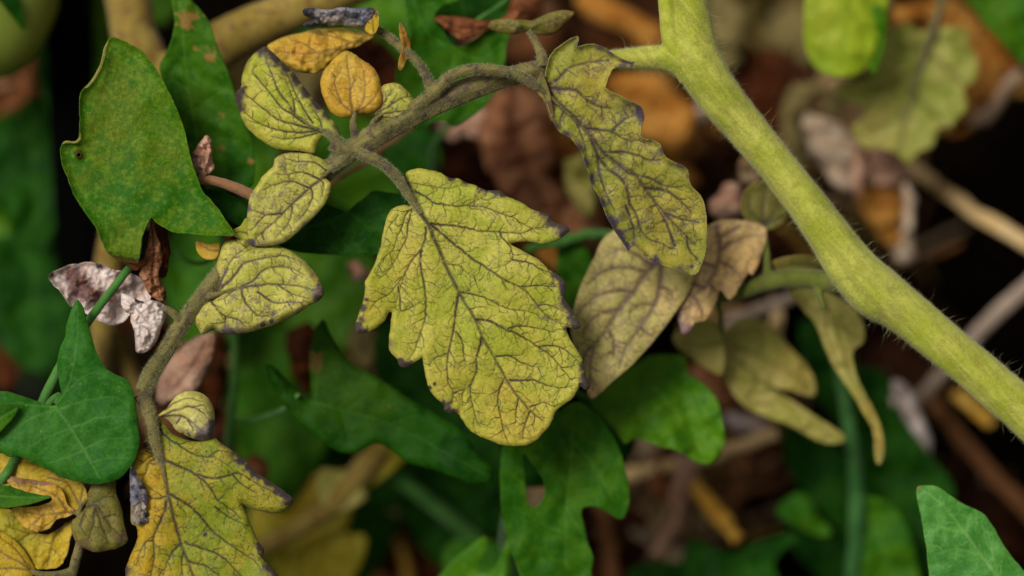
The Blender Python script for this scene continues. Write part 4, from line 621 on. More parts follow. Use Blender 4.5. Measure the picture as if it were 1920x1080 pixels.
v = vine('bindweed vine at top centre with a notched bright green leaf behind the arched leaf stalk', (820, -60),
   [[(800, -140, 7, 520), (840, -40, 7, 480), (850, 80, 6, 300), (860, 200, 6, 420), (815, 270, 6, 500), (812, 320, 6, 620), (800, 420, 6, 1200), (790, 500, 6, 2400)], [(890, 40, 3.5, 240), (930, 15, 3.5, 250), (960, -10, 4, 280), (985, -40, 4, 330)]])
leaf('leaf', [(765,-30),(765,33),(770,67),(760,100),(743,133),(745,167),(767,215),(770,238),(793,240),(810,230),(833,227),(850,237),(867,230),(900,207),(920,183),(933,163),(947,117),(950,83),(963,45),(957,20),(933,33),(905,62),(867,87),(847,83),(830,57),(813,33),(830,10),(860,0),(860,-30)], 'vine_c', v, off=210, tilt=(-.04, .06), veins=[([(850,85),(848,140),(830,200),(800,235)], 3, .6), ([(850,90),(900,110),(940,80)], 2.4, .6), ([(848,90),(800,60),(775,0)], 2.4, .6), ([(848,140),(900,160),(920,170)], 2.4, .5)], res=3, wave=12, blister=3, seed=58, base=(850, 86), curl=-8, curlw=18)
leaf('leaf', [(790,-30),(870,-35),(930,-30),(960,-5),(945,25),(915,50),(880,35),(840,28),(810,34),(795,10)], 'vine_d', v, off=300, tilt=(0, .1), veins=[([(870,30),(860,-20)], 3)], res=4, wave=6, blister=2, seed=59)

v = vine('bindweed vine with forked deep green leaf under the big yellow leaflet tip', (1000, 1140),
   [[(1010, 1180, 8, 1500), (960, 1060, 8, 700), (945, 1000, 8, 420), (970, 880, 7, 260), (1030, 760, 7, 240), (1090, 690, 6, 380), (1110, 640, 6, 600)], [(1030, 760, 5, 240), (1060, 800, 5, 220), (1075, 850, 5, 212)], [(1050, 730, 5, 260), (1100, 745, 5, 300), (1140, 770, 5, 330)]])
leaf('leaf', [(943,835),(975,828),(1000,820),(1030,790),(1060,762),(1090,755),(1130,788),(1160,838),(1172,880),(1180,920),(1178,950),(1165,975),(1140,962),(1115,950),(1090,955),(1095,985),(1103,1020),(1112,1045),(1108,1070),(1100,1100),(1000,1110),(965,1050),(945,985),(938,920)], 'vine_c', v, off=200, tilt=(.03, -.06), holes=[[(982,852),(995,865),(1012,888),(1022,910),(1018,935),(1008,948),(996,950),(988,935),(985,900)]], veins=[([(1075,800),(1070,880),(1060,960),(1060,1060)], 3.4, .7), ([(1075,830),(1110,870),(1150,940)], 2.8, .6), ([(1073,860),(1040,850),(1020,880)], 2.4, .5), ([(1062,950),(1090,1000)], 2.4, .5), ([(1060,1000),(1010,980),(965,950)], 2.4, .5)], res=2.8, wave=12, vfold=-.12, blister=3, seed=60, base=(1075, 850))
leaf('leaf', [(1105,745),(1140,715),(1180,690),(1215,668),(1250,665),(1285,668),(1290,700),(1320,720),(1345,750),(1355,790),(1360,825),(1345,860),(1325,870),(1300,862),(1270,845),(1230,835),(1195,822),(1172,832),(1150,805),(1120,775)], 'vine_e', v, off=290, tilt=(.05, -.4), veins=[([(1140,770),(1200,770),(1270,790),(1350,840)], 3.4, .6), ([(1200,770),(1240,720),(1280,690)], 2.8, .5), ([(1240,780),(1290,750),(1330,750)], 2.8, .5), ([(1200,772),(1240,815)], 2.6, .5)], res=3.2, wave=16, wperiod=120, vfold=-.2, bend=(.2, 1, 18), blister=2, seed=61, base=(1140, 772))
leaf('leaf', [(1085,750),(1120,735),(1160,712),(1200,690),(1190,740),(1200,800),(1185,850),(1170,870),(1140,830),(1110,790)], 'vine_d', v, off=420, tilt=(0, -.1), veins=[([(1140,740),(1170,840)], 3)], res=4, wave=8, seed=62)
leaf('leaf', [(815,1095),(850,1050),(880,1025),(911,1004),(913,1030),(900,1055),(903,1076),(930,1062),(948,1020),(958,990),(966,1010),(955,1050),(935,1110),(880,1150),(820,1140)], 'vine_e', v, off=300, tilt=(0, -.1), veins=[([(905,1075),(860,1090)], 3, .6), ([(905,1075),(908,1015)], 2.6, .5)], res=3.5, wave=8, blister=3, seed=63, base=(905, 1078))
leaf('leaf', [(965,830),(1000,830),(1035,870),(1042,905),(1015,914),(985,912),(965,890)], 'vine_d', v, off=330, tilt=(0, -.1), res=5, wave=6, seed=66)
leaf('leaf', [(700,640),(760,600),(830,700),(880,780),(930,820),(955,870),(935,930),(900,960),(860,930),(800,880),(740,800)], 'vine_d', v, off=520, tilt=(0, -.05), veins=[([(720,650),(820,780),(930,920)], 3, .5)], res=5, wave=10, seed=64)

v = vine('bindweed vine in the bottom right corner with one fresh green pointed leaf against black shade', (1900, 1250),
   [[(1960, 1180, 6, 30), (1990, 1240, 7, 200), (1940, 1300, 7, 700), (1900, 1290, 8, 1300), (1900, 1250, 8, ground_off(1900, 1250) + 20)]])
leaf('leaf', [(1719,914),(1728,910),(1743,910),(1760,913),(1780,927),(1810,947),(1840,960),(1860,983),(1877,1013),(1897,1043),(1917,1067),(1960,1120),(1975,1180),(1900,1220),(1810,1200),(1762,1140),(1745,1095),(1740,1060),(1737,1030),(1730,987),(1725,960),(1719,933)], 'vine_f', v, off=70, tilt=(.02, -.12), veins=[([(1960,1180),(1870,1080),(1810,1000),(1770,950),(1728,918)], 4, .8), ([(1870,1080),(1860,1030),(1850,990)], 2.6, .6), ([(1840,1040),(1790,1030),(1750,1040)], 2.6, .6), ([(1810,1000),(1820,965)], 2.4, .5), ([(1810,1000),(1770,990),(1740,995)], 2.4, .5), ([(1890,1100),(1830,1090),(1780,1110)], 2.6, .6)], res=2, wave=8, vfold=.12, blister=1.6, seed=65, base=(1960, 1180), auto=(24, 34, 1), stains=[(1722,915,4,.8)])

v = vine('bindweed vine in the lower right shade with a pale upright stem and dark toothed leaves', (1600, 1130),
   [[(1560, 640, 10, 560), (1575, 700, 12, 560), (1592, 800, 13, 560), (1605, 900, 14, 560), (1606, 1000, 15, 560), (1598, 1090, 15, 560), (1596, 1150, 15, 760), (1600, 1160, 14, 1500), (1600, 1160, 14, ground_off(1600, 1160) + 20)]], 'stem_vine_pale')
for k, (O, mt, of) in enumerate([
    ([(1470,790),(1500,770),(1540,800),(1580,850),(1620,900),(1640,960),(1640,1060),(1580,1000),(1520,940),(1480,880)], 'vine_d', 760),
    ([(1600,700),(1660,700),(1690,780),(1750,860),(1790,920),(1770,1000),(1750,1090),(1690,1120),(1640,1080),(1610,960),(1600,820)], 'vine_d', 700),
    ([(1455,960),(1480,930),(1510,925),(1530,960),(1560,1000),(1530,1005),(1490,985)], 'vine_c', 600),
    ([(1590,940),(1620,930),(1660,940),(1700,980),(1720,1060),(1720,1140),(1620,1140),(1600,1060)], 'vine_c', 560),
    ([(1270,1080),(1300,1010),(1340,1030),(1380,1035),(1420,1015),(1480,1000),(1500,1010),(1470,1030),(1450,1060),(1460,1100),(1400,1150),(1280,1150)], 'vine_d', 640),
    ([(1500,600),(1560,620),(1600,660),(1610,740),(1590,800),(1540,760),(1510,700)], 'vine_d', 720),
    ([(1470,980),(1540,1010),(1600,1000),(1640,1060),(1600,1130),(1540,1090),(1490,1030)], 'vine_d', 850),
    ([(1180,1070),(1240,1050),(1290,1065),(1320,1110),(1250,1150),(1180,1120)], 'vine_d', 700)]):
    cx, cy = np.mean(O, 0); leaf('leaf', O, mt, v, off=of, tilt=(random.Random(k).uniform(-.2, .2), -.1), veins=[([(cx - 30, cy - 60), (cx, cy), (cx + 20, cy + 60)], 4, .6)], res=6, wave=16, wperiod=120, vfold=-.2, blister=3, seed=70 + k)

v = vine('bindweed vine behind the black stake with large dark blurred leaves down the left side', (60, 760),
   [[(90, -60, 10, 800), (86, 60, 10, 820), (95, 160, 9, 840), (88, 300, 8, 900), (70, 420, 8, 900), (60, 560, 8, 1100), (60, 700, 8, 1700), (60, 760, 8, ground_off(60, 760) + 20)]], 'stem_vine')
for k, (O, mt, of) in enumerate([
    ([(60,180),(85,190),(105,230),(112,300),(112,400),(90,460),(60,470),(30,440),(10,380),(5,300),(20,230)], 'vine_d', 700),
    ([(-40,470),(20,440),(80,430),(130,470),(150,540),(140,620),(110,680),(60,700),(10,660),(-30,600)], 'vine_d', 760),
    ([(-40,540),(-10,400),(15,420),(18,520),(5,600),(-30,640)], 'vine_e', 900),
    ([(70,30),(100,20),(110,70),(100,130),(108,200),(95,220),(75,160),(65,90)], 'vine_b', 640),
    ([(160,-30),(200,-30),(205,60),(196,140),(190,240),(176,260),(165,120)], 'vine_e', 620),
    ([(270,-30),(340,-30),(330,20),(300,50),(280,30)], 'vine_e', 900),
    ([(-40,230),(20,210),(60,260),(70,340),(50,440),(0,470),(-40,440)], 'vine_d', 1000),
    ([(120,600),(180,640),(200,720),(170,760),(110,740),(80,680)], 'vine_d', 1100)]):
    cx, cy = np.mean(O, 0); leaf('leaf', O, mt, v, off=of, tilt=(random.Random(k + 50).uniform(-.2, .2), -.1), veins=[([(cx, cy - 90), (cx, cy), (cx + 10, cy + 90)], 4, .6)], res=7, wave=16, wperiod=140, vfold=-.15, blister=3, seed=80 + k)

v = vine('most distant bindweed vine, broad out-of-focus green leaves behind the centre', (600, 900),
   [[(520, 640, 9, 900), (600, 740, 9, 950), (650, 860, 9, 1100), (600, 930, 9, 1600), (600, 900, 9, ground_off(600, 900) + 20)], [(720, 880, 12, 640), (790, 930, 14, 660), (860, 985, 15, 700), (930, 1050, 15, 760), (1000, 1110, 14, 900), (1020, 1140, 12, 1600)]])
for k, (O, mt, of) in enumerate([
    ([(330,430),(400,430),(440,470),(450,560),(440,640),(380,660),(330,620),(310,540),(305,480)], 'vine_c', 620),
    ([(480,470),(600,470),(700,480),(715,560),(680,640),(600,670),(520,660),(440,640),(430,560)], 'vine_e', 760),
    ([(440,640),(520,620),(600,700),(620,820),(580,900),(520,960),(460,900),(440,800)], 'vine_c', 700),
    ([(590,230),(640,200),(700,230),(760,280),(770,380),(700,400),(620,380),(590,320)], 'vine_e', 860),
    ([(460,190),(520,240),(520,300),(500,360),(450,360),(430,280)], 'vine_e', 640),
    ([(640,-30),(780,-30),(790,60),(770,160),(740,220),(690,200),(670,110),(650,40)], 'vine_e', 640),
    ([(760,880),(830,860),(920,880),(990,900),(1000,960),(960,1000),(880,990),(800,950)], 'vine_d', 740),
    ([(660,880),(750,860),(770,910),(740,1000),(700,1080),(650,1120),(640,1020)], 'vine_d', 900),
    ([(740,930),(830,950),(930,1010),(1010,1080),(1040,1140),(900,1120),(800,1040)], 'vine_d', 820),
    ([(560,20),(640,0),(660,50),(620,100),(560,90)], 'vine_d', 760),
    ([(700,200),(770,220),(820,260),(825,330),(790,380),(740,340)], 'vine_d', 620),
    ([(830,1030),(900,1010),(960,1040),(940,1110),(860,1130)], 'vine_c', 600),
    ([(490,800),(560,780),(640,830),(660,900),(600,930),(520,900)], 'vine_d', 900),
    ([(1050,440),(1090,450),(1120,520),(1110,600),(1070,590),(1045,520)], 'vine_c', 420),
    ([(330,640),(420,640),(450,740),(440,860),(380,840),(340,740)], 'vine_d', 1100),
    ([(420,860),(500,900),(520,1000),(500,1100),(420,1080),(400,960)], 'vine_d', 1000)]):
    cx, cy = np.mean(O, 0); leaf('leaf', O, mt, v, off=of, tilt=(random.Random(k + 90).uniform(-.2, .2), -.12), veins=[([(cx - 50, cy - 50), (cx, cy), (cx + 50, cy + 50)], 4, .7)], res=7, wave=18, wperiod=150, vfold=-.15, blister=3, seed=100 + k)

# ================================================================== STEMS, FRUIT AND STAKE BEHIND
t = thing('tomato_plant', 'old tomato plant with thick tan stems forking behind the green leaves at top left', 'tomato plant', on_ground(180, 860), 'tomato plants')
tubes('stem', [[(225, -160, 44, 480), (236, -40, 44, 450), (250, 60, 43, 430), (275, 130, 42, 420), (270, 260, 38, 440), (225, 400, 30, 480), (200, 520, 27, 520), (190, 660, 26, 600), (180, 800, 26, 1000), (180, 870, 28, ground_off(180, 870) + 60)],
               [(270, 175, 34, 425), (330, 140, 42, 410), (390, 100, 46, 390), (460, 60, 44, 370), (560, 15, 38, 360), (680, -30, 34, 360), (800, -90, 30, 380)]], 'stem_old', t, union=5, seg=20, lump=.05, seed=3)
cl4 = tubes('compound_leaf', [[(215, 620, 12, 600), (330, 900, 13, 800), (420, 1040, 14, 720), (490, 1025, 15, 640), (560, 990, 18, 600), (620, 950, 22, 580), (660, 905, 24, 580), (700, 860, 24, 600), (730, 830, 16, 620), (750, 790, 8, 640)]], 'stem_old', t, seg=16, lump=.04, seed=4)
leaf('leaflet', [(520,850),(540,830),(560,840),(575,880),(600,890),(640,880),(665,895),(660,960),(640,1030),(620,1120),(560,1140),(520,1080),(500,1000),(505,920)], 'olive_yellow', cl4, off=690, tilt=(.1, -.1), veins=[([(600,990),(560,930),(535,850)], 4, .7)], res=6, wave=14, blister=4, warm=[(560,920,60,.5)], seed=131, base=(590, 975))
leaf('leaflet', [(660,870),(700,830),(740,790),(780,740),(800,730),(810,760),(790,800),(770,850),(740,880),(700,910),(670,930)], 'olive_yellow', cl4, off=600, tilt=(.1, -.1), veins=[([(660,905),(790,760)], 4, .7)], res=6, wave=14, warm=[], seed=132, base=(660, 905))
leaf('leaflet', [(470,960),(500,900),(530,905),(560,960),(540,1030),(500,1060),(470,1030)], 'olive_yellow', cl4, off=720, tilt=(.1, -.1), res=6, wave=12, seed=134)
leaf('leaflet', [(600,880),(650,890),(690,930),(640,960),(600,940)], 'straw_leaf', cl4, off=560, tilt=(.1, -.1), res=6, wave=10, seed=135)
leaf('leaflet', [(600,1010),(650,1000),(690,1010),(660,1090),(600,1140),(560,1090)], 'olive_yellow', cl4, off=640, tilt=(.1, -.1), res=6, wave=12, seed=136)
leaf('leaflet', [(720,700),(760,690),(810,700),(820,750),(800,790),(760,760),(730,740)], 'gold', cl4, off=560, tilt=(.1, -.1), res=6, wave=10, seed=133)

t = thing('tomato', 'unripe green tomato, blurred, cut off by the top left corner', 'tomato', on_ground(-20, -40))
fr = leaf  # (name kept free)
me = bpy.data.meshes.new('fruit'); 
import bmesh
bm = bmesh.new(); bmesh.ops.create_uvsphere(bm, u_segments=48, v_segments=32, radius=1)
for vv in bm.verts:
    a = math.atan2(vv.co.y, vv.co.x); r = math.hypot(vv.co.x, vv.co.y)
    vv.co.x *= 1 + .035 * math.cos(5 * a) * r; vv.co.y *= 1 + .035 * math.cos(5 * a) * r
    vv.co.z *= .86; vv.co.z -= .16 * math.exp(-(r / .28) ** 2) if vv.co.z > 0 else -.05 * math.exp(-(r / .2) ** 2)
bmesh.ops.scale(bm, vec=(.0165,) * 3, verts=bm.verts); bm.to_mesh(me); bm.free()
me.polygons.foreach_set('use_smooth', np.ones(len(me.polygons), bool))
tp = W1(-45, 0, 420); o = link('fruit', me, M['tomato'], t, tuple(tp)); o.rotation_euler = (.35, .25, .4)
tubes('fruit_stalk', [[(-50, -95, 7, 330), (-70, -150, 8, 380), (-60, -230, 8, 500), (60, -320, 9, 560)]], 'stem_vine', t, seg=12)
me = bpy.data.meshes.new('calyx'); vs = []; fs = []
for k in range(5):
    a = k * 2 * math.pi / 5; dv = Vector((math.cos(a), math.sin(a), 0)); pv = Vector((-dv.y, dv.x, 0)); c = len(vs)
    for q, (rr_, w_, z_) in enumerate([(0, .0012, .0122), (.004, .0024, .0135), (.009, .0018, .0136), (.014, .0004, .0118)]):
        vs += [dv * rr_ + pv * w_ + Vector((0, 0, z_)), dv * rr_ - pv * w_ + Vector((0, 0, z_))]
    for q in range(3): fs.append((c + 2 * q, c + 2 * q + 1, c + 2 * q + 3, c + 2 * q + 2))
me.from_pydata([tuple(x) for x in vs], [], fs); me.update()
o = link('calyx', me, M['vine_d'], t, tuple(tp)); o.rotation_euler = (.35, .25, .4)

# black stake
pb = W1(165, 700, 900); pt = W1(140, -250, 700)
t = thing('garden_stake', 'flat black garden stake standing upright behind the leaves near the left edge', 'stake', (pb.x, pb.y, 0))
def plank(name, rows, mat, parent, ratio=.35):
    bm = bmesh.new(); prev = None; org = None
    for (x, y, r, of) in rows:
        c = W1(x, y, of); R = r * PXS * (1 + of * PXS / D); org = org or c.copy()
        ring = [bm.verts.new(c - org + RT * sx * R - FW * sy * R * ratio) for sx, sy in ((-1, -1), (1, -1), (1, 1), (-1, 1))]
        if prev:
            for q in range(4): bm.faces.new((prev[q], prev[(q + 1) % 4], ring[(q + 1) % 4], ring[q]))
        else: bm.faces.new(ring)
        prev = ring
    bm.faces.new(prev[::-1]); bmesh.ops.recalc_face_normals(bm, faces=bm.faces)
    bmesh.ops.bevel(bm, geom=bm.edges[:], offset=.0006, segments=2, affect='EDGES')
    me = bpy.data.meshes.new(name); bm.to_mesh(me); bm.free(); return link(name, me, M[mat], parent, tuple(org))
plank('post', [(124, -420, 44, 520), (130, 0, 42, 560), (136, 300, 38, 620), (142, 560, 32, 760), (146, 700, 30, 1300), (148, 760, 30, ground_off(148, 760) + 120)], 'stake', t)

# tomato foliage at the top right
t = thing('tomato_plant', 'blurred tomato plant at top right with bright lime leaflet and big pale leaflet', 'tomato plant', on_ground(1800, -80), 'tomato plants')
tubes('stem', [[(1640, -220, 30, 700), (1720, -140, 30, 760), (1780, -100, 30, 1200), (1800, -90, 32, ground_off(1800, -90) + 60)]], 'stem_lime', t, seg=16)
c5 = tubes('compound_leaf', [[(1660, -200, 12, 660), (1720, -120, 12, 620), (1762, -60, 11, 600), (1768, -10, 10, 590), (1752, 50, 8, 590), (1728, 120, 6, 592), (1705, 200, 4.5, 596), (1688, 270, 3, 600)], [(1690, -150, 8, 650), (1620, -90, 7, 480), (1600, -40, 5, 430)], [(1740, -90, 8, 620), (1840, -70, 7, 560), (1880, -20, 5, 540)], [(1676, -60, 6, 560), (1670, 0, 5, 540), (1655, 70, 4, 560)]], 'stem_rachis', t, seg=12)
leaf('leaflet', [(1520,-30),(1508,30),(1508,80),(1520,115),(1545,138),(1580,144),(1612,138),(1635,112),(1650,60),(1662,20),(1668,-30),(1600,-50)], 'lime', c5, off=430, tilt=(.1, .1), veins=[([(1595,-40),(1588,40),(1575,130)], 5, .7), ([(1590,10),(1615,60),(1620,125)], 4, .7), ([(1590,10),(1550,60),(1540,120)], 4, .6)], res=4, wave=7, wperiod=130, bend=(1, 0, 20), vfold=.1, blister=3, warm=[(1545,30,30,.7),(1560,70,20,.5)], seed=141, base=(1600, -40))
leaf('leaflet', [(1630,20),(1652,10),(1665,40),(1655,100),(1638,140),(1626,110),(1630,60)], 'vine_e', c5, off=450, tilt=(.3, .1), res=5, wave=8, seed=142)
leaf('leaflet', [(1665,62),(1700,42),(1725,60),(1760,48),(1800,52),(1822,62),(1815,85),(1836,110),(1828,150),(1806,168),(1814,200),(1785,236),(1762,240),(1748,275),(1722,284),(1705,308),(1684,288),(1650,278),(1612,274),(1596,240),(1618,222),(1622,200),(1590,194),(1560,162),(1590,150),(1628,146),(1632,112),(1650,95)], 'sage', c5, off=600, tilt=(.05, -.05), veins=[([(1755,45),(1728,120),(1705,200),(1685,280)], 7), ([(1728,120),(1680,160),(1620,175)], 5, .8), ([(1735,100),(1780,130),(1815,170)], 5, .8), ([(1705,200),(1660,235),(1630,255)], 5, .8), ([(1712,180),(1750,210),(1775,235)], 5, .8), ([(1745,75),(1790,80),(1820,100)], 4, .7), ([(1740,90),(1690,90)], 4, .7)], res=4, wave=14, wperiod=140, vfold=-.12, blister=8, warm=[(1640,230,60,.6)], smooth=2, vw=1.5, seed=143, base=(1760, 30), edgew=8)
leaf('leaflet', [(1800,-30),(1830,20),(1850,50),(1880,80),(1920,122),(1990,170),(2020,60),(1960,-60)], 'vine_c', c5, off=540, tilt=(.1, -.1), veins=[([(1880,-30),(1910,40),(1960,110)], 6, .7), ([(1900,10),(1860,40)], 4, .6)], res=5, wave=14, blister=6, warm=[(1860,30,40,.5)], seed=144, base=(1885, -20))

# ================================================================== DEAD LEAVES (each one loose)
def dead(label, O, mat, off, veins=(), res=5, seed=1, tilt=(0, 0), **k):
    kw = dict(wave=22, wperiod=90, blister=4, crumple=7 if off > 400 else 4, curl=26 if off > 400 else 12, curlw=26 if off > 400 else 18, jag=1.0, ragged=9 if off > 400 else 2, smooth=2); kw.update(k)
    o = leaf('dead_leaf', O, mat, None, off=off, veins=veins, res=res, seed=seed, tilt=tilt, **kw)
    return tag(o, label, 'dead leaf', 'dead leaves fallen among the stems')
dead('bleached white shrivelled leaf with a brown hollow, behind the thin green vine stem at left', [(92,515),(110,507),(133,497),(160,493),(177,493),(193,497),(213,507),(233,510),(253,517),(273,533),(283,547),(280,563),(262,580),(243,590),(230,603),(213,609),(193,605),(167,592),(143,579),(123,562),(110,543),(98,528)], 'dead_white', 60,
  [([(98,516),(130,530),(170,560),(220,575),(270,550)], 2.6), ([(130,530),(150,500)], 2.2), ([(160,555),(178,498)], 2.2), ([(190,565),(205,510)], 2.2), ([(150,548),(140,575)], 2.2), ([(185,565),(180,598)], 2.2), ([(215,572),(215,605)], 2.2), ([(235,567),(250,525)], 2.2)], res=1.8, seed=201, tilt=(0, .1), wave=10, wperiod=50, bend=(.1, 1, 60), crumple=4, blister=6, curl=-16, curlw=14, auto=(14, 18, 1), stains=[(92,515,6,.9),(186,497,7,.8),(150,505,4,.3)], warm=[(140,520,20,1.4),(150,540,22,1.5),(167,552,18,1.4),(187,557,16,1.3),(207,558,16,1.2),(120,508,10,.7),(225,535,16,.8),(255,535,14,.6)])
dead('rust brown curled strip hanging under the mottled green leaf', [(281,415),(285,408),(291,430),(300,455),(307,473),(302,495),(298,520),(307,540),(313,553),(308,565),(293,562),(280,553),(270,533),(260,518),(266,503),(272,480),(277,460),(278,437)], 'dead_rust', 22,
  [([(284,415),(288,470),(285,520),(300,558)], 2.2)], res=1.7, seed=202, tilt=(.4, 0), wave=8, wperiod=40, bend=(1, .1, 90), crumple=7, curl=10, curlw=8, stains=[(305,468,5,.9),(301,495,4,.7),(310,555,6,1),(281,553,5,.9),(288,480,3,.6),(285,500,3,.7),(290,520,3,.6),(280,515,3,.6)], auto=(12, 14, 1))
dead('dark brown rolled leaf edge behind the rust coloured strip', [(288,410),(300,415),(312,430),(319,455),(317,490),(311,520),(300,515),(300,480),(294,450)], 'dead_umber', 48, res=3, seed=203, warm=[])
dead('pale mauve sliver showing in the fork of the mottled green leaf', [(262,402),(272,399),(281,408),(283,425),(275,434),(266,430),(263,415)], 'dead_white', 52, res=2.5, seed=204, stains=[(270,428,7,.8)])
dead('small brown burnt flap at the lower tip of the mottled green leaf', [(216,473),(224,472),(230,484),(242,489),(258,492),(272,484),(277,490),(268,503),(255,508),(238,499),(222,490)], 'dead_brown', 6, res=1.8, seed=205, crumple=5, wave=5, wperiod=20, auto=None)
t = thing('dead_leaf', 'small crumpled pink-white leaf on a hairy brown stalk right of the mottled green leaf', 'dead leaf', W(470, 365, 50).tolist(), 'dead leaves fallen among the stems')
tubes('stalk', [[(480, 370, 10, 54), (455, 358, 10, 50), (425, 346, 9, 46), (395, 338, 8.5, 42), (378, 336, 8, 40), (385, 322, 5, 36)]], 'stem_brown', t, seg=14, ridge=.08, lump=.05)
leaf('blade', [(387,253),(397,263),(398,293),(402,317),(390,328),(370,325),(362,310),(358,293),(365,280),(377,263)], 'dead_pink', t, off=34, tilt=(.3, 0), veins=[([(386,325),(382,300),(388,270)], 2.2)], res=1.7, wave=6, wperiod=26, bend=(1, 0, 110), crumple=10, blister=3, warm=[(380,300,8,.6),(365,290,8,.5)], auto=(10, 14, 2), seed=206, curl=10, curlw=8)
dead('long pinkish dry leaf hanging behind the lower leaf stalk', [(367,630),(400,622),(404,640),(397,680),(383,705),(370,733),(345,740),(310,765),(292,750),(296,710),(312,680),(335,655)], 'dead_pink', 190, [([(385,640),(350,700),(305,750)], 3)], res=3, seed=207, tilt=(-.2, 0), warm=[(325,715,20,.5)], wave=10)
dead('dry rust brown leaf crumpled at lower left behind the green vine stem', [(395,640),(415,620),(425,660),(422,720),(410,790),(385,800),(380,740),(390,700)], 'dead_umber', 420, res=4, seed=208)
dead('big reddish brown dry leaf with a dark midrib right of the arched stalk', [(925,185),(945,165),(975,158),(1010,175),(1030,220),(1040,270),(1030,330),(1060,370),(1040,410),(1000,405),(960,385),(925,340),(900,290),(905,230)], 'dead_rust', 620, [([(962,165),(958,230),(975,290),(1000,350),(1025,395)], 13), ([(962,240),(1000,215),(1020,190)], 9), ([(965,260),(930,300),(915,330)], 9), ([(980,300),(1020,290),(1035,270)], 8), ([(990,330),(960,370)], 8)], seed=209, tilt=(.1, -.1), warm=[(940,300,50,.6),(980,370,40,.7)], vw=1)
dead('pale peach dry leaf folded behind the end of the arched stalk', [(820,235),(860,215),(900,205),(925,190),(950,165),(975,165),(1000,200),(1010,250),(975,270),(930,255),(895,250),(850,262)], 'dead_pink', 700, [([(830,245),(900,230),(960,200)], 5, .6)], seed=210, tilt=(0, -.2))
dead('orange dry leaf between the brown leaf and the right yellow leaflet', [(985,200),(1030,190),(1060,230),(1090,280),(1110,330),(1105,370),(1070,350),(1040,310),(1010,270)], 'dead_orange', 720, [([(990,210),(1050,280),(1100,350)], 5, .6)], seed=211, warm=[(1040,290,50,.8),(1060,330,40,.8)])
dead('dark shaded brown leaf low behind the brown midrib leaf', [(860,270),(900,260),(930,330),(960,400),(1000,420),(1040,430),(1000,460),(930,440),(870,380),(840,320)], 'dead_umber', 900, seed=212)
dead('small peach leaf scrap left of the mauve leaf', [(1000,465),(1040,450),(1080,460),(1100,490),(1090,520),(1050,522),(1020,500)], 'dead_orange', 560, seed=213, res=5, warm=[(1060,480,50,.3)])
dead('red-brown leaf scrap in the shade beside the pale round leaf', [(1060,380),(1110,370),(1130,410),(1120,450),(1080,455),(1050,430)], 'dead_rust', 620, seed=214)
dead('broad ochre leaf behind the right yellow leaflet top', [(1130,150),(1180,135),(1240,140),(1290,190),(1310,240),(1290,280),(1240,290),(1190,260),(1160,200)], 'dead_orange', 760, [([(1140,160),(1220,220),(1290,270)], 5, .6)], seed=215, crumple=3, wave=10)
dead('bright orange petal shaped leaf left of the main stem top', [(1075,-10),(1130,-10),(1190,18),(1235,45),(1255,75),(1240,110),(1200,90),(1150,55),(1100,30)], 'dead_orange', 800, seed=216, crumple=2, wave=10)
dead('salmon leaf scrap at the top edge above the dry brown tip', [(870,-20),(900,-20),(920,10),(935,25),(910,38),(885,30),(872,10)], 'dead_rust', 420, seed=217)
dead('curled dry brown tip pointing at the notch of the green leaf', [(813,28),(850,31),(890,37),(925,38),(955,20),(975,8),(985,20),(960,40),(925,52),(905,62),(880,70),(860,73),(840,60),(825,45)], 'dead_brown', 170, [([(820,32),(870,52),(930,45)], 3)], res=2.5, seed=218, tilt=(0, -.4))
dead('tan dry leaf at the top edge left of the small T shaped leaflet', [(955,-20),(1010,-20),(1025,15),(1000,35),(975,40),(955,20)], 'dead_brown', 480, seed=219)
dead('grey-brown blurred leaf right of the main stem top', [(1325,-20),(1370,-20),(1400,20),(1405,70),(1385,120),(1350,130),(1335,80)], 'dead_khaki', 980, seed=220, crumple=2)
dead('dull brown leaf in shade under the lime leaflet', [(1370,110),(1430,90),(1500,110),(1530,160),(1500,230),(1450,250),(1390,210),(1360,160)], 'dead_umber', 1050, seed=221, crumple=3, warm=[])
dead('olive brown blurred leaf left of the lime leaflet', [(1440,30),(1500,10),(1530,60),(1520,120),(1470,150),(1430,100)], 'dead_khaki', 1150, seed=222, crumple=3)
dead('cream papery leaf under the pale lobed leaf', [(1500,215),(1530,212),(1560,222),(1590,248),(1608,290),(1600,330),(1590,362),(1562,345),(1530,305),(1508,262)], 'dead_cream', 700, [([(1515,220),(1550,280),(1590,350)], 4, .5)], seed=223, crumple=3)
dead('salmon pink leaf under the tip of the pale lobed leaf', [(1598,268),(1640,270),(1690,298),(1712,320),(1690,350),(1650,352),(1622,335),(1600,305)], 'dead_pink', 720, seed=224, warm=[(1650,300,60,.35)])
dead('golden dry leaf pointing down beside the white papery leaf', [(1590,345),(1640,350),(1696,335),(1706,380),(1695,420),(1680,462),(1655,450),(1622,405)], 'dead_orange', 760, [([(1660,345),(1672,440)], 4, .6)], seed=225, crumple=3, stains=[(1620,395,20,.5)])
dead('pale tan curl under the golden pointed leaf', [(1665,440),(1695,425),(1715,445),(1715,480),(1695,500),(1675,485)], 'dead_cream', 780, seed=226)
dead('brown and tan leaf behind the pale lobed leaf at right', [(1700,10),(1790,0),(1850,55),(1885,95),(1914,135),(1895,172),(1862,205),(1835,228),(1795,238),(1740,200),(1690,100)], 'dead_orange', 820, [([(1720,20),(1800,120),(1850,200)], 5, .6)], seed=227, crumple=3, warm=[(1820,150,60,.4)])
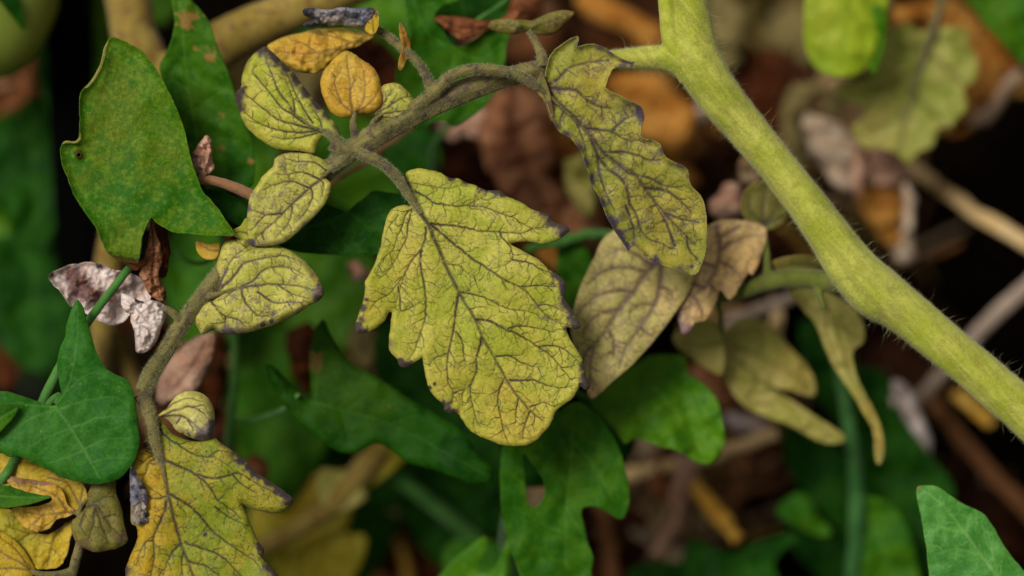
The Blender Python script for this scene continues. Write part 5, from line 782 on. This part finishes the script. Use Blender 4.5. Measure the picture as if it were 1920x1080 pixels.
dead('brown looped dry leaf round a black gap left of the white leaf', [(1475,175),(1510,150),(1550,160),(1580,190),(1590,225),(1560,215),(1530,208),(1500,212),(1495,260),(1480,300),(1468,260)], 'dead_khaki', 760, seed=228, holes=[[(1522,180),(1538,180),(1544,193),(1536,206),(1522,206),(1514,194)]], crumple=2, warm=[])
dead('tan leaf scrap between the mauve leaf and the round leaflet', [(1330,400),(1345,360),(1375,345),(1395,360),(1392,400),(1370,412),(1345,412)], 'dead_pink', 420, seed=229, crumple=3)
dead('small tan scrap touching the left edge of the main stem', [(1385,310),(1410,298),(1425,320),(1415,345),(1392,345)], 'dead_tan', 480, seed=230)
dead('rust brown litter leaf behind the lower pale leaflet', [(1290,690),(1330,690),(1355,720),(1360,760),(1340,780),(1315,740)], 'dead_rust', 640, seed=231)
dead('twisted pink-brown leaf hanging in the bottom middle gap', [(1265,850),(1300,860),(1310,890),(1288,930),(1290,960),(1270,1010),(1240,1050),(1215,1035),(1245,1000),(1262,960),(1250,920),(1270,890)], 'dead_pink', 700, [([(1290,860),(1275,930),(1240,1030)], 4, .6)], seed=232, tilt=(.5, 0), crumple=10, warm=[(1260,960,60,.5)])
dead('brown leaf lying at the bottom behind the twisted pink one', [(1130,960),(1200,950),(1260,990),(1240,1060),(1180,1080),(1130,1040)], 'dead_umber', 1050, seed=233)
dead('upright tan-brown leaf strip in the gap between green leaves', [(1225,850),(1255,860),(1262,900),(1245,940),(1225,925),(1222,890)], 'dead_brown', 760, seed=234)
dead('orange scrap seen through the hole of the forked green leaf', [(975,890),(1035,895),(1045,940),(1010,965),(975,950)], 'dead_tan', 600, seed=235, crumple=2)
dead('burnt orange leaf in shade below the long dark green leaf', [(850,935),(900,925),(950,935),(970,975),(940,1000),(890,980)], 'dead_rust', 960, seed=236)
dead('dull rust leaf at the bottom beside two straws', [(720,1000),(770,975),(820,990),(830,1060),(790,1110),(730,1090)], 'dead_umber', 1100, seed=237, warm=[])
dead('pinkish scrap under the right end of the long pale leaflet', [(1370,770),(1430,790),(1450,810),(1400,815),(1365,800)], 'dead_white', 760, seed=238)
dead('peach folded leaf edge along the right side of the cream papery leaf', [(1585,240),(1612,262),(1628,300),(1622,350),(1606,372),(1594,330),(1600,290)], 'dead_pink', 650, [([(1595,250),(1612,300),(1606,360)], 4, .5)], seed=250, tilt=(.5, 0))
dead('tan curled strip between the black gap and the cream papery leaf', [(1478,300),(1490,250),(1502,225),(1512,262),(1520,320),(1545,380),(1572,420),(1560,440),(1530,410),(1500,360)], 'dead_khaki', 640, [([(1495,240),(1510,330),(1560,430)], 4, .5)], seed=251, tilt=(.4, 0), warm=[])
dead('beige fold beside the golden pointed leaf', [(1690,345),(1708,350),(1716,400),(1704,450),(1690,470),(1692,410)], 'dead_cream', 700, seed=252, tilt=(.5, 0), warm=[])
dead('pale gold corner behind the top of the pale lobed leaf', [(1668,20),(1700,8),(1745,14),(1760,40),(1730,52),(1690,54)], 'dead_orange', 720, seed=253)
dead('tan outer edge of brown leaf at the upper right border', [(1850,190),(1888,150),(1915,128),(1918,150),(1890,190),(1850,232),(1810,245),(1815,225)], 'dead_cream', 780, seed=254, warm=[(1860,200,60,.6)])
dead('long grey-white dry blade standing right of the hanging leaflet', [(1665,715),(1690,712),(1712,745),(1735,800),(1750,850),(1735,865),(1705,830),(1680,780)], 'dead_white', 700, [([(1678,720),(1740,855)], 5, .5)], seed=239, crumple=3, tilt=(.3, 0))
dead('reddish leaf in deep shade at the upper left between stake and tomato', [(-20,110),(40,95),(80,120),(82,170),(50,210),(0,200),(-20,160)], 'dead_brown', 1000, seed=240, warm=[(60,120,40,.8)])
dead('dark red leaf in shade at the left edge', [(-20,600),(10,590),(30,640),(40,700),(10,730),(-20,700)], 'dead_umber', 900, seed=241)
dead('brown curl low behind the long dark green leaf ear', [(462,860),(480,850),(497,862),(498,885),(480,900),(465,885)], 'dead_brown', 500, seed=242)
dead('dark rust strip behind the ear of the long dark green leaf', [(540,620),(580,600),(590,650),(580,740),(560,720),(545,680)], 'dead_umber', 480, seed=243)
dead('rolled grey-pink leaf tip left of the big yellow leaflet', [(648,495),(670,490),(690,505),(693,525),(672,532),(652,520)], 'dead_pink', 420, seed=244, res=3.5, warm=[(655,508,12,1)])
dead('brown shaded leaf behind the small yellow leaflets', [(640,60),(700,70),(740,100),(770,170),(740,200),(690,150),(650,110)], 'dead_umber', 560, seed=245)
dead('dull brown leaf under the yellow leaflet stalk', [(690,280),(760,250),(830,240),(880,280),(900,350),(860,380),(800,340),(740,310)], 'dead_umber', 820, seed=246)
dead('pale round leaf standing left of the right yellow leaflet', [(1055,320),(1075,292),(1100,288),(1120,320),(1128,365),(1115,400),(1095,405),(1070,375)], 'straw_leaf', 520, [([(1100,400),(1090,300)], 4, .6)], seed=247, crumple=0)
dead('tan leaf under the small orange leaflet', [(470,130),(520,100),(590,130),(600,200),(560,240),(500,220)], 'dead_khaki', 800, seed=248)
dead('cream scrap in the gap below the big yellow leaflet lobe', [(655,620),(690,600),(715,640),(710,690),(680,700),(660,670)], 'dead_khaki', 560, seed=249)

# ================================================================== STRAW (each one loose)
def straw(label, rows, mat='straw'):
    r0 = rows[0]; rr_ = np.random.RandomState(int(abs(r0[0])) + int(abs(r0[1])))
    q = catmull(np.array(rows, float), 4); q[:, :2] += rr_.normal(0, 1.6, (len(q), 2)); q[:, 2] *= .82 * (1 + rr_.normal(0, .07, len(q))); q[:, 3] += rr_.normal(0, 3, len(q))
    o = tubes('straw', [q], mat, None, seg=14, sub=3, ridge=.10, lump=.16, seed=int(abs(r0[0])), flat=.55)
    return tag(o, label, 'straw', 'dry straws lying in the mulch')
straw('long tan straw crossing the black area at the right edge', [(1700, 305, 13, 900), (1800, 378, 14, 860), (1930, 462, 15, 820), (2050, 540, 15, 800)])
straw('grey straw leaning behind the lower part of the thick lime stem', [(1690, 790, 14, 900), (1720, 750, 15, 860), (1800, 660, 15, 820), (1930, 530, 15, 780), (2010, 450, 15, 770)], 'straw_grey')
straw('brown straw slanting down in the lower right black area', [(1740, 745, 14, 1000), (1800, 820, 15, 980), (1860, 890, 15, 960), (1940, 975, 15, 940), (2010, 1050, 14, 930)], 'straw_brown')
straw('tan straw end showing right of the curved green leaf', [(1130, 905, 14, 820), (1200, 885, 15, 790), (1290, 868, 15, 760), (1380, 838, 14, 740), (1455, 812, 14, 730)])
straw('golden straw stub slanting down in the bottom middle gap', [(1285, 885, 14, 760), (1320, 930, 16, 740), (1355, 975, 17, 730), (1382, 1012, 16, 720)], 'straw_gold')
straw('upright brown straw at the bottom beside the forked green leaf', [(1125, 930, 13, 900), (1140, 1000, 14, 880), (1150, 1090, 14, 860), (1155, 1160, 14, 860)], 'straw_brown')
straw('thin dark straw across the bottom right shade', [(1330, 930, 8, 1150), (1400, 918, 8, 1120), (1500, 892, 8, 1100)], 'straw_brown')
straw('dim vertical straw in the bottom black gap', [(1400, 850, 10, 1150), (1385, 910, 10, 1120), (1365, 960, 10, 1100)], 'straw_brown')
straw('pinkish straw arching over the pale lower leaflet', [(1340, 640, 12, 700), (1370, 605, 13, 680), (1430, 578, 13, 660), (1500, 552, 12, 660)], 'straw_grey')
straw('upright tan straw behind the pale lower leaflet', [(1452, 560, 12, 760), (1456, 610, 13, 760), (1450, 680, 12, 780)])
straw('white straw stub behind the main stem fork', [(1325, 190, 13, 800), (1305, 225, 13, 800), (1280, 268, 12, 810)], 'straw_grey')
straw('thin tan straw rising left of the black gap at top right', [(1500, 190, 9, 860), (1478, 240, 9, 880), (1465, 290, 9, 900)])
straw('brown straw beside the dull rust leaf at the bottom', [(800, 975, 11, 1000), (830, 1030, 12, 960), (870, 1100, 12, 940)], 'straw_brown')
straw('upright olive straw at the bottom left of centre', [(745, 1010, 10, 960), (762, 1060, 11, 950), (775, 1120, 11, 950)], 'straw_gold')
straw('short pale straw behind the lower lobe of the big yellow leaflet', [(680, 610, 12, 700), (688, 650, 12, 700), (690, 700, 12, 720)], 'straw_grey')
straw('dark red upright stem behind the mid-left yellow leaflet', [(424, 440, 9, 520), (418, 560, 10, 540), (414, 660, 11, 560), (405, 760, 11, 600), (398, 860, 11, 760)], 'stem_red')
straw('mauve twig behind the node of the yellow leaf', [(620, 345, 6, 240), (680, 305, 6, 260), (740, 262, 6, 300), (800, 220, 6, 360)], 'stem_brown')
straw('thin green stalk left of the right yellow leaflet', [(985, 468, 8, 360), (1040, 455, 9, 380), (1100, 440, 9, 400), (1150, 438, 9, 420)], 'stem_vine')
straw('tan twig leaning behind the brown dry leaf', [(1010, 180, 8, 900), (1060, 300, 9, 900), (1120, 420, 9, 920)], 'straw_brown')
straw('brown straw low at the left between the dead leaves', [(300, 780, 9, 700), (340, 830, 9, 720), (360, 930, 9, 800)], 'straw_brown')
straw('golden straw under the lower right edge of the lime stem', [(1790, 735, 12, 900), (1825, 765, 13, 880), (1860, 800, 12, 870)], 'straw_gold')

# loose mulch nobody could count: crumbs and bits of straw over the soil
rs = np.random.RandomState(77); vs = []; fs = []; c = 0
n = 4200
px = rs.uniform(-.34, .34, n); py = rs.uniform(-.3, .34, n)
for k in range(n):
    a = rs.uniform(0, 6.28); L = rs.uniform(.002, .012); w_ = rs.uniform(.0003, .0011); el = rs.normal(0, .15)
    d = np.array([math.cos(a), math.sin(a), el]); q = np.array([-d[1], d[0], 0]) * w_; p = np.array([px[k], py[k], rs.uniform(-.008, .004)])
    z = np.array([0, 0, w_ * 1.2])
    vs += [p - d * L + q, p - d * L - q, p - d * L + z, p + d * L + q * .8, p + d * L - q * .8, p + d * L + z]
    fs += [(c, c + 1, c + 4, c + 3), (c + 1, c + 2, c + 5, c + 4), (c + 2, c, c + 3, c + 5)]; c += 6
me = mesh_np('mulch', np.array(vs), np.array(fs), False)
s = NT('mulch'); M['mulch'] = s.finish(s.mix(s.ramp(s.noise(30, 3), .4, .6), (.004, .0025, .0015, 1), (.02, .012, .006, 1)), .9, 0, None, 0, 0)
tag(link('mulch', me, M['mulch'], None, (0, 0, 0)), 'fine dark chopped mulch scattered over the soil', kind='stuff')

# fine broken stalks nobody could count
rs = np.random.RandomState(55); lst = []; verts = []; faces = []; tone = []; c = 0
for (x0, y0, x1, y1), n in [((1150, 850, 1330, 1060), 40), ((1330, 850, 1480, 1080), 5), ((850, 150, 1120, 440), 26), ((1330, 60, 1560, 480), 40), ((1560, 330, 1760, 560), 14), ((690, 960, 1000, 1100), 26), ((200, 560, 480, 900), 22), ((1270, 560, 1480, 800), 24), ((560, 600, 760, 760), 10), ((1650, 640, 1920, 900), 9), ((1750, 900, 1920, 1080), 5), ((1100, 120, 1330, 330), 14), ((640, 150, 860, 340), 12), ((0, 90, 100, 260), 8)]:
    for k in range(n):
        px, py = rs.uniform(x0, x1), rs.uniform(y0, y1); a = rs.uniform(0, 3.14); L = rs.uniform(30, 110); of = rs.uniform(800, 1500); r = rs.uniform(2.5, 8)
        q = np.array([[px + math.cos(a) * L * t + rs.normal(0, 5), py + math.sin(a) * L * t + rs.normal(0, 5), r * (1 - .3 * abs(t)), of + 60 * t + rs.normal(0, 12)] for t in (-1, -.3, .4, 1)])
        V, F, caps, _ = tube_arrays(q, 7, 3, .1, 0, 0, .6); verts.append(V); faces.append(F + c); faces.append(caps + c); c += len(V)
        col = [(214, 170, 104), (166, 112, 60), (120, 74, 38), (220, 188, 146), (184, 146, 66), (90, 56, 30)][rs.randint(6)]; tone.append(np.tile(np.array(srgb(*(np.array(col) * rs.uniform(.6, 1.0)))), (len(V), 1)))
V = np.vstack(verts); F = np.vstack(faces)
me = bpy.data.meshes.new('straw_bits'); me.from_pydata(V.tolist(), [], [list(dict.fromkeys(f)) for f in F.tolist()]); me.update(); me.polygons.foreach_set('use_smooth', np.ones(len(me.polygons), bool))
at = me.attributes.new('tone', 'FLOAT_COLOR', 'POINT'); tn = np.vstack(tone); tn[:, 3] = 1; at.data.foreach_set('color', tn.astype(np.float32).ravel())
s = NT('straw_bits'); an = s.n.new('ShaderNodeAttribute'); an.attribute_name = 'tone'
M['bits'] = s.finish(s.mix(s.ramp(s.noise(300, 3, .7), .4, .7, 0, .5), an.outputs['Color'], (.02, .01, .005, 1)), .7, 0, None, 0, .12)
tag(link('straw_bits', me, M['bits'], None, (0, 0, 0)), 'tangle of fine broken straw and stalks in the mulch', kind='stuff')

# leaf litter nobody could count: torn, crumpled scraps heaped on the soil behind everything
rs = np.random.RandomState(99); vs = []; fs = []; cs = []; c = 0
PAL = dict(rust=[(126, 74, 38), (156, 98, 58), (86, 44, 20), (184, 134, 96)], ochre=[(170, 110, 30), (150, 100, 40), (100, 60, 20), (186, 140, 70)], umber=[(60, 32, 14), (84, 46, 22), (40, 20, 10)],
           tan=[(150, 116, 76), (170, 140, 100), (110, 76, 40), (186, 160, 130)], khaki=[(104, 90, 44), (84, 66, 30), (130, 112, 60)])
REG = [((840, 160, 1110, 450), 'rust', 60), ((1000, 200, 1120, 440), 'ochre', 24), ((1080, 0, 1290, 110), 'umber', 12), ((1120, 130, 1320, 330), 'ochre', 36), ((1330, 0, 1520, 260), 'khaki', 34), ((1330, 120, 1500, 250), 'rust', 14), ((1290, 300, 1480, 480), 'umber', 22),
       ((1440, 150, 1720, 330), 'tan', 30), ((1560, 330, 1700, 470), 'khaki', 20), ((1650, 0, 1910, 230), 'ochre', 40), ((1200, 850, 1310, 1060), 'tan', 12), ((1180, 940, 1260, 1060), 'rust', 8), ((1100, 940, 1400, 1090), 'umber', 14), ((640, 150, 860, 340), 'umber', 36), ((0, 90, 100, 250), 'rust', 22),
       ((690, 960, 1010, 1100), 'rust', 34), ((1270, 640, 1430, 860), 'rust', 28), ((560, 610, 770, 800), 'khaki', 24), ((200, 600, 450, 880), 'umber', 30), ((860, 0, 1020, 60), 'rust', 16), ((460, 120, 640, 260), 'khaki', 16), ((1640, 560, 1760, 720), 'umber', 8), ((1750, 930, 1920, 1010), 'umber', 5), ((-200, 0, -40, 900), 'umber', 30), ((1960, 0, 2150, 900), 'umber', 30)]
for (x0, y0, x1, y1), pal, n in REG:
    for k in range(n):
        px, py = rs.uniform(x0, x1), rs.uniform(y0, y1); go = float(ground_off(px, py)); of = rs.uniform(min(900, go * .5), go * .85)
        p = W(px, py, of); ax = rs.normal(0, 1, 3) * .6 + np.array([0, 0, 0]); e1 = np.cross(rs.normal(0, 1, 3), -F_ + ax * .8); e1 /= np.linalg.norm(e1); e2 = np.cross(-F_ + ax * .8, e1); e2 /= np.linalg.norm(e2); nn = np.cross(e1, e2)
        L = rs.uniform(.0035, .011); Wd = L * rs.uniform(.25, .6); col = np.array(PAL[pal][rs.randint(len(PAL[pal]))]) * rs.uniform(.8, 1.25); lin = [srgb(*col)[q] for q in range(3)]
        nu, nv = 8, 5; ph = rs.uniform(0, 6.28, 4); cu = rs.uniform(.2, .9)
        for i in range(nu):
            for j in range(nv):
                t = i / (nu - 1) * 2 - 1; w_ = (j / (nv - 1) * 2 - 1); prof = max(.04, (1 - t * t) ** .6 * (1 + .25 * math.sin(5 * t + ph[0])))
                h = cu * Wd * (w_ * w_) + .3 * Wd * math.sin(4 * t + ph[1]) + .15 * Wd * math.sin(9 * t + 5 * w_ + ph[2]) + .4 * L * t * t * math.cos(ph[3])
                vs.append(p + e1 * L * t + e2 * (Wd * prof * w_) + nn * h); cs.append(lin + [1])
        for i in range(nu - 1):
            for j in range(nv - 1): a = c + i * nv + j; fs.append((a, a + nv, a + nv + 1, a + 1))
        c += nu * nv
me = mesh_np('leaf_litter', np.array(vs), np.array(fs)); at = me.attributes.new('tone', 'FLOAT_COLOR', 'POINT'); at.data.foreach_set('color', np.array(cs, np.float32).ravel())
s = NT('leaf_litter'); an = s.n.new('ShaderNodeAttribute'); an.attribute_name = 'tone'
cc = s.mix(s.ramp(s.noise(180, 4, .7), .35, .65, 0, .6), an.outputs['Color'], (.02, .01, .005, 1))
M['litter'] = s.finish(cc, .8, .1, s.bump(s.noise(500, 4, .7), .6, .0008), 0, .08)
o_ = tag(link('leaf_litter', me, M['litter'], None, (0, 0, 0)), 'brown torn leaf litter heaped over the soil', kind='stuff')
md = o_.modifiers.new('thickness', 'SOLIDIFY'); md.thickness = .0002
